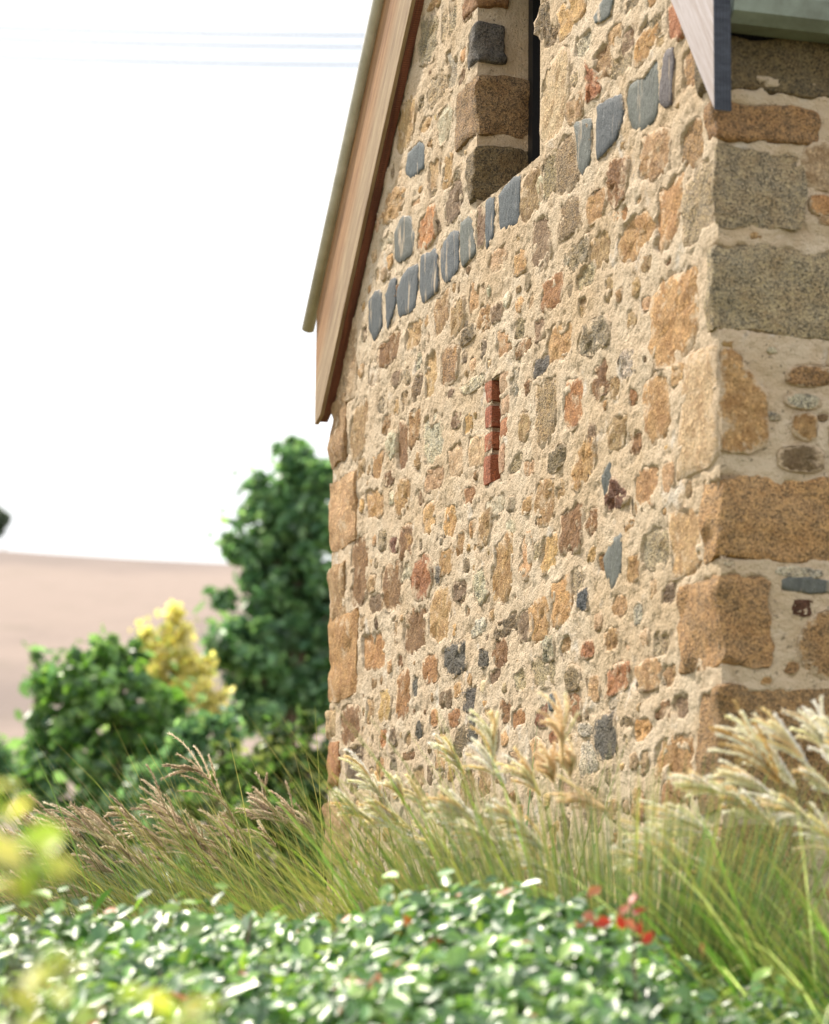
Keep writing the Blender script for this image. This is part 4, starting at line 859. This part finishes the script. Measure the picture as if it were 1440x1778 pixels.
# ------------------------------------------------------------------ leafy hedge shrubs
def leaf_proto(r, asp):
    n = 6; V, F = [], []
    for i in range(n + 1):
        t = i / n; wd = asp * math.sin(math.pi * t ** .8) * .5 + (.0 if 0 < i < n else .002); zz = -.18 * (t - .4) ** 2
        V += [(t - .5, -wd, zz + wd * .22), (t - .5, 0, zz), (t - .5, wd, zz + wd * .22)]
    for i in range(n):
        for j in (0, 1): F.append((i * 3 + j, i * 3 + j + 1, i * 3 + 4 + j, i * 3 + 3 + j))
    return np.array(V), F
HG = [(102, 144, 84), (124, 168, 88), (78, 120, 74), (172, 206, 104), (108, 154, 90), (142, 186, 88), (70, 110, 66)]
def shrub(label, lobes_px, D, base_px, n, n_ind, seed, cols=HG, size=.042, red=0):
    r = np.random.default_rng(seed); sc = D / FPX
    bx = at(base_px, 1600, D); base = np.array([bx[0], D, 0.]); t = empty('hedge_shrub', base); tag(t, label, 'shrub', 'leafy shrubs in front of the grasses')
    lobes = [(at(x, y, D + dd), np.array([rx * sc, max(.22, rx * sc * .9), ry * sc])) for x, y, rx, ry, dd in lobes_px]
    P, d = lobe_points(lobes, n, r, .62); P = P + r.normal(0, .028, P.shape) * (r.random((n, 1)) < .3); keep = P[:, 2] > .1; P, d = P[keep], d[keep]; n = len(P)
    nd_ = d * .35 + r.normal(0, .33, d.shape) + np.array([-.28, -.35, .54])
    V, F = leaves(P, nd_, size, r, asp=.55, fold=.10); T = tinted(cols, n, r, .2)
    a = r.random(n) < .015; T[a] = lin(np.array((196, 116, 60)))
    tag(obj('foliage', V, F, LEAF_H, t, tint=np.repeat(T, 6, 0)), kind='stuff')
    # single leaves standing out on the near, upper side
    P, d = lobe_points(lobes, n_ind * 6, r, .95); sel = np.argsort(-(P[:, 2] * 1.2 - P[:, 1]) + r.random(len(P)) * .25)[:n_ind]
    protos = []
    for q in range(5):
        v, f = leaf_proto(r, r.uniform(.5, .62)); protos.append(mesh('leaf', v * size * 1.1, f, LEAF_H, tint=np.tile(lin(np.array(cols[q % len(cols)])), (len(v), 1))))
    for q, i in enumerate(sel):
        o = bpy.data.objects.new('leaf', protos[q % 5]); COL.objects.link(o); o.parent = t; o.location = P[i] * 1.0 + d[i] * .012 - base
        nv = Vector(d[i] * .3 + r.normal(0, .26, 3) + np.array([-.28, -.35, .54])).normalized(); o.rotation_mode = 'QUATERNION'
        o.rotation_quaternion = nv.to_track_quat('Z', 'X') @ Matrix.Rotation(r.uniform(0, 6.28), 3, 'Z').to_quaternion(); s_ = r.uniform(.8, 1.25); o.scale = (s_,) * 3
    V_, F_, nb = [], [], 0
    for c, rr in lobes:
        for _ in range(5):
            e = c + r.normal(0, .45, 3) * rr; m_ = (base + e) / 2 + np.array([0, 0, .05]); V, F = tube([base + np.r_[r.normal(0, .08, 2), 0], m_, e], [.009, .006, .003], 6); V_.append(V); F_ += [tuple(i + nb for i in f) for f in F]; nb += len(V)
    obj('stems', np.vstack(V_), F_, BARK, t)
    return t
def rows(tops, D):
    """hedge lobes under a pixel skyline: a back row, then lower rows stepping towards the path"""
    out = []
    for x, y in tops:
        out += [(x, y + 85, 105, 85, r0.uniform(-.05, .1)), (x + 25, y + 150, 100, 85, -.3 + r0.uniform(-.06, .06)), (x - 20, y + 225, 100, 90, -.6 + r0.uniform(-.06, .06)), (x + 10, y + 330, 110, 120, -.8), (x, y + 500, 120, 150, -.55)]
    return out
r0 = np.random.default_rng(77)
shrub('glossy leafed hedge shrub below the brown plumed grasses', rows([(-20, 1592), (90, 1590), (200, 1580), (310, 1572), (420, 1590), (520, 1600), (600, 1640)], 6.0), 6.0, 280, 27000, 90, 31)
shrub('tallest glossy leafed hedge shrub, under the arching cream plumes', rows([(680, 1575), (770, 1545), (870, 1548), (960, 1568), (1040, 1612), (1120, 1652)], 5.95), 5.95, 860, 26000, 90, 32)
shrub('low glossy leafed hedge shrub beneath the bright green grass clumps', rows([(1220, 1695), (1320, 1720), (1430, 1740)], 5.95), 5.95, 1300, 12000, 40, 33)
# red autumn sprig
r = np.random.default_rng(5); sp_o = at(1100, 1700, 5.5); base = np.array([sp_o[0], 5.5, 0.]); t = empty('red_leaved_sprig', base)
tag(t, 'small sprig of red autumn leaves poking up beside the bright green grass', 'plant')
v, f = leaf_proto(r, .62); me = mesh('leaf', v * .034, f, LEAF_Y, tint=np.tile(lin(np.array((196, 62, 40))), (len(v), 1))); me2 = mesh('leaf', v * .034, f, LEAF_Y, tint=np.tile(lin(np.array((204, 122, 100))), (len(v), 1)))
for q, (x, y) in enumerate(((1100, 1560), (1085, 1578), (1110, 1582), (1078, 1600), (1096, 1606), (1112, 1612), (1042, 1605), (1024, 1592), (1050, 1600), (1126, 1628), (1220, 1650))):
    o = bpy.data.objects.new('leaf', (me, me2)[q % 3 == 1]); COL.objects.link(o); o.parent = t; P = at(x, y, 5.35 + r.uniform(-.05, .05)); o.location = P - base
    o.rotation_mode = 'QUATERNION'; o.rotation_quaternion = Vector(r.normal(0, .6, 3) + np.array([0, -.5, .6])).to_track_quat('Z', 'X') @ Matrix.Rotation(r.uniform(0, 6), 3, 'Z').to_quaternion()
V, F = tube([base, at(1105, 1750, 5.45), at(1098, 1570, 5.35)], [.006, .004, .002], 6); obj('stem', V, F, BARK, t)
# near sprigs of yellow-green leaves, far out of focus
r = np.random.default_rng(9)
def near_plant(label, root_px, spots, D, seed):
    r = np.random.default_rng(seed); b0 = at(root_px, 1700, D); base = np.array([b0[0], D, 0.]); t = empty('young_shrub', base); tag(t, label, 'shrub')
    v, f = leaf_proto(r, .66); ms = [mesh('leaf', v * .048, f, LEAF_Y, tint=np.tile(lin(np.array(c)), (len(v), 1))) for c in ((232, 232, 120), (216, 226, 110), (240, 230, 150), (176, 204, 92))]
    for (x, y, n_, sp) in spots:
        c = at(x, y, D)
        V, F = tube([base, (base + c) / 2 + np.array([.02, 0, .08]), c], [.006, .004, .002], 6); obj('stem', V, F, BARK, t)
        for q in range(n_):
            o = bpy.data.objects.new('leaf', ms[r.integers(4)]); COL.objects.link(o); o.parent = t
            o.location = c + np.array([r.normal(0, sp), r.normal(0, sp), r.normal(0, sp * .9)]) * D / FPX - base; o.rotation_mode = 'QUATERNION'
            o.rotation_quaternion = Vector(r.normal(0, .5, 3) + np.array([0, -.2, .8])).to_track_quat('Z', 'X') @ Matrix.Rotation(r.uniform(0, 6.28), 3, 'Z').to_quaternion(); s_ = r.uniform(.7, 1.1); o.scale = (s_,) * 3
near_plant('young shrub with pale yellow green leaves growing in front of the hedge', 60, [(20, 1420, 5, 30), (60, 1480, 7, 38), (110, 1500, 3, 22), (20, 1520, 4, 30), (105, 1675, 6, 34), (10, 1700, 4, 30), (25, 1770, 6, 40)], 3.0, 41)
near_plant('second young yellow leafed shrub, lower and set apart before the hedge', 300, [(260, 1755, 5, 34), (345, 1745, 5, 26), (110, 1790, 5, 30)], 3.0, 42)
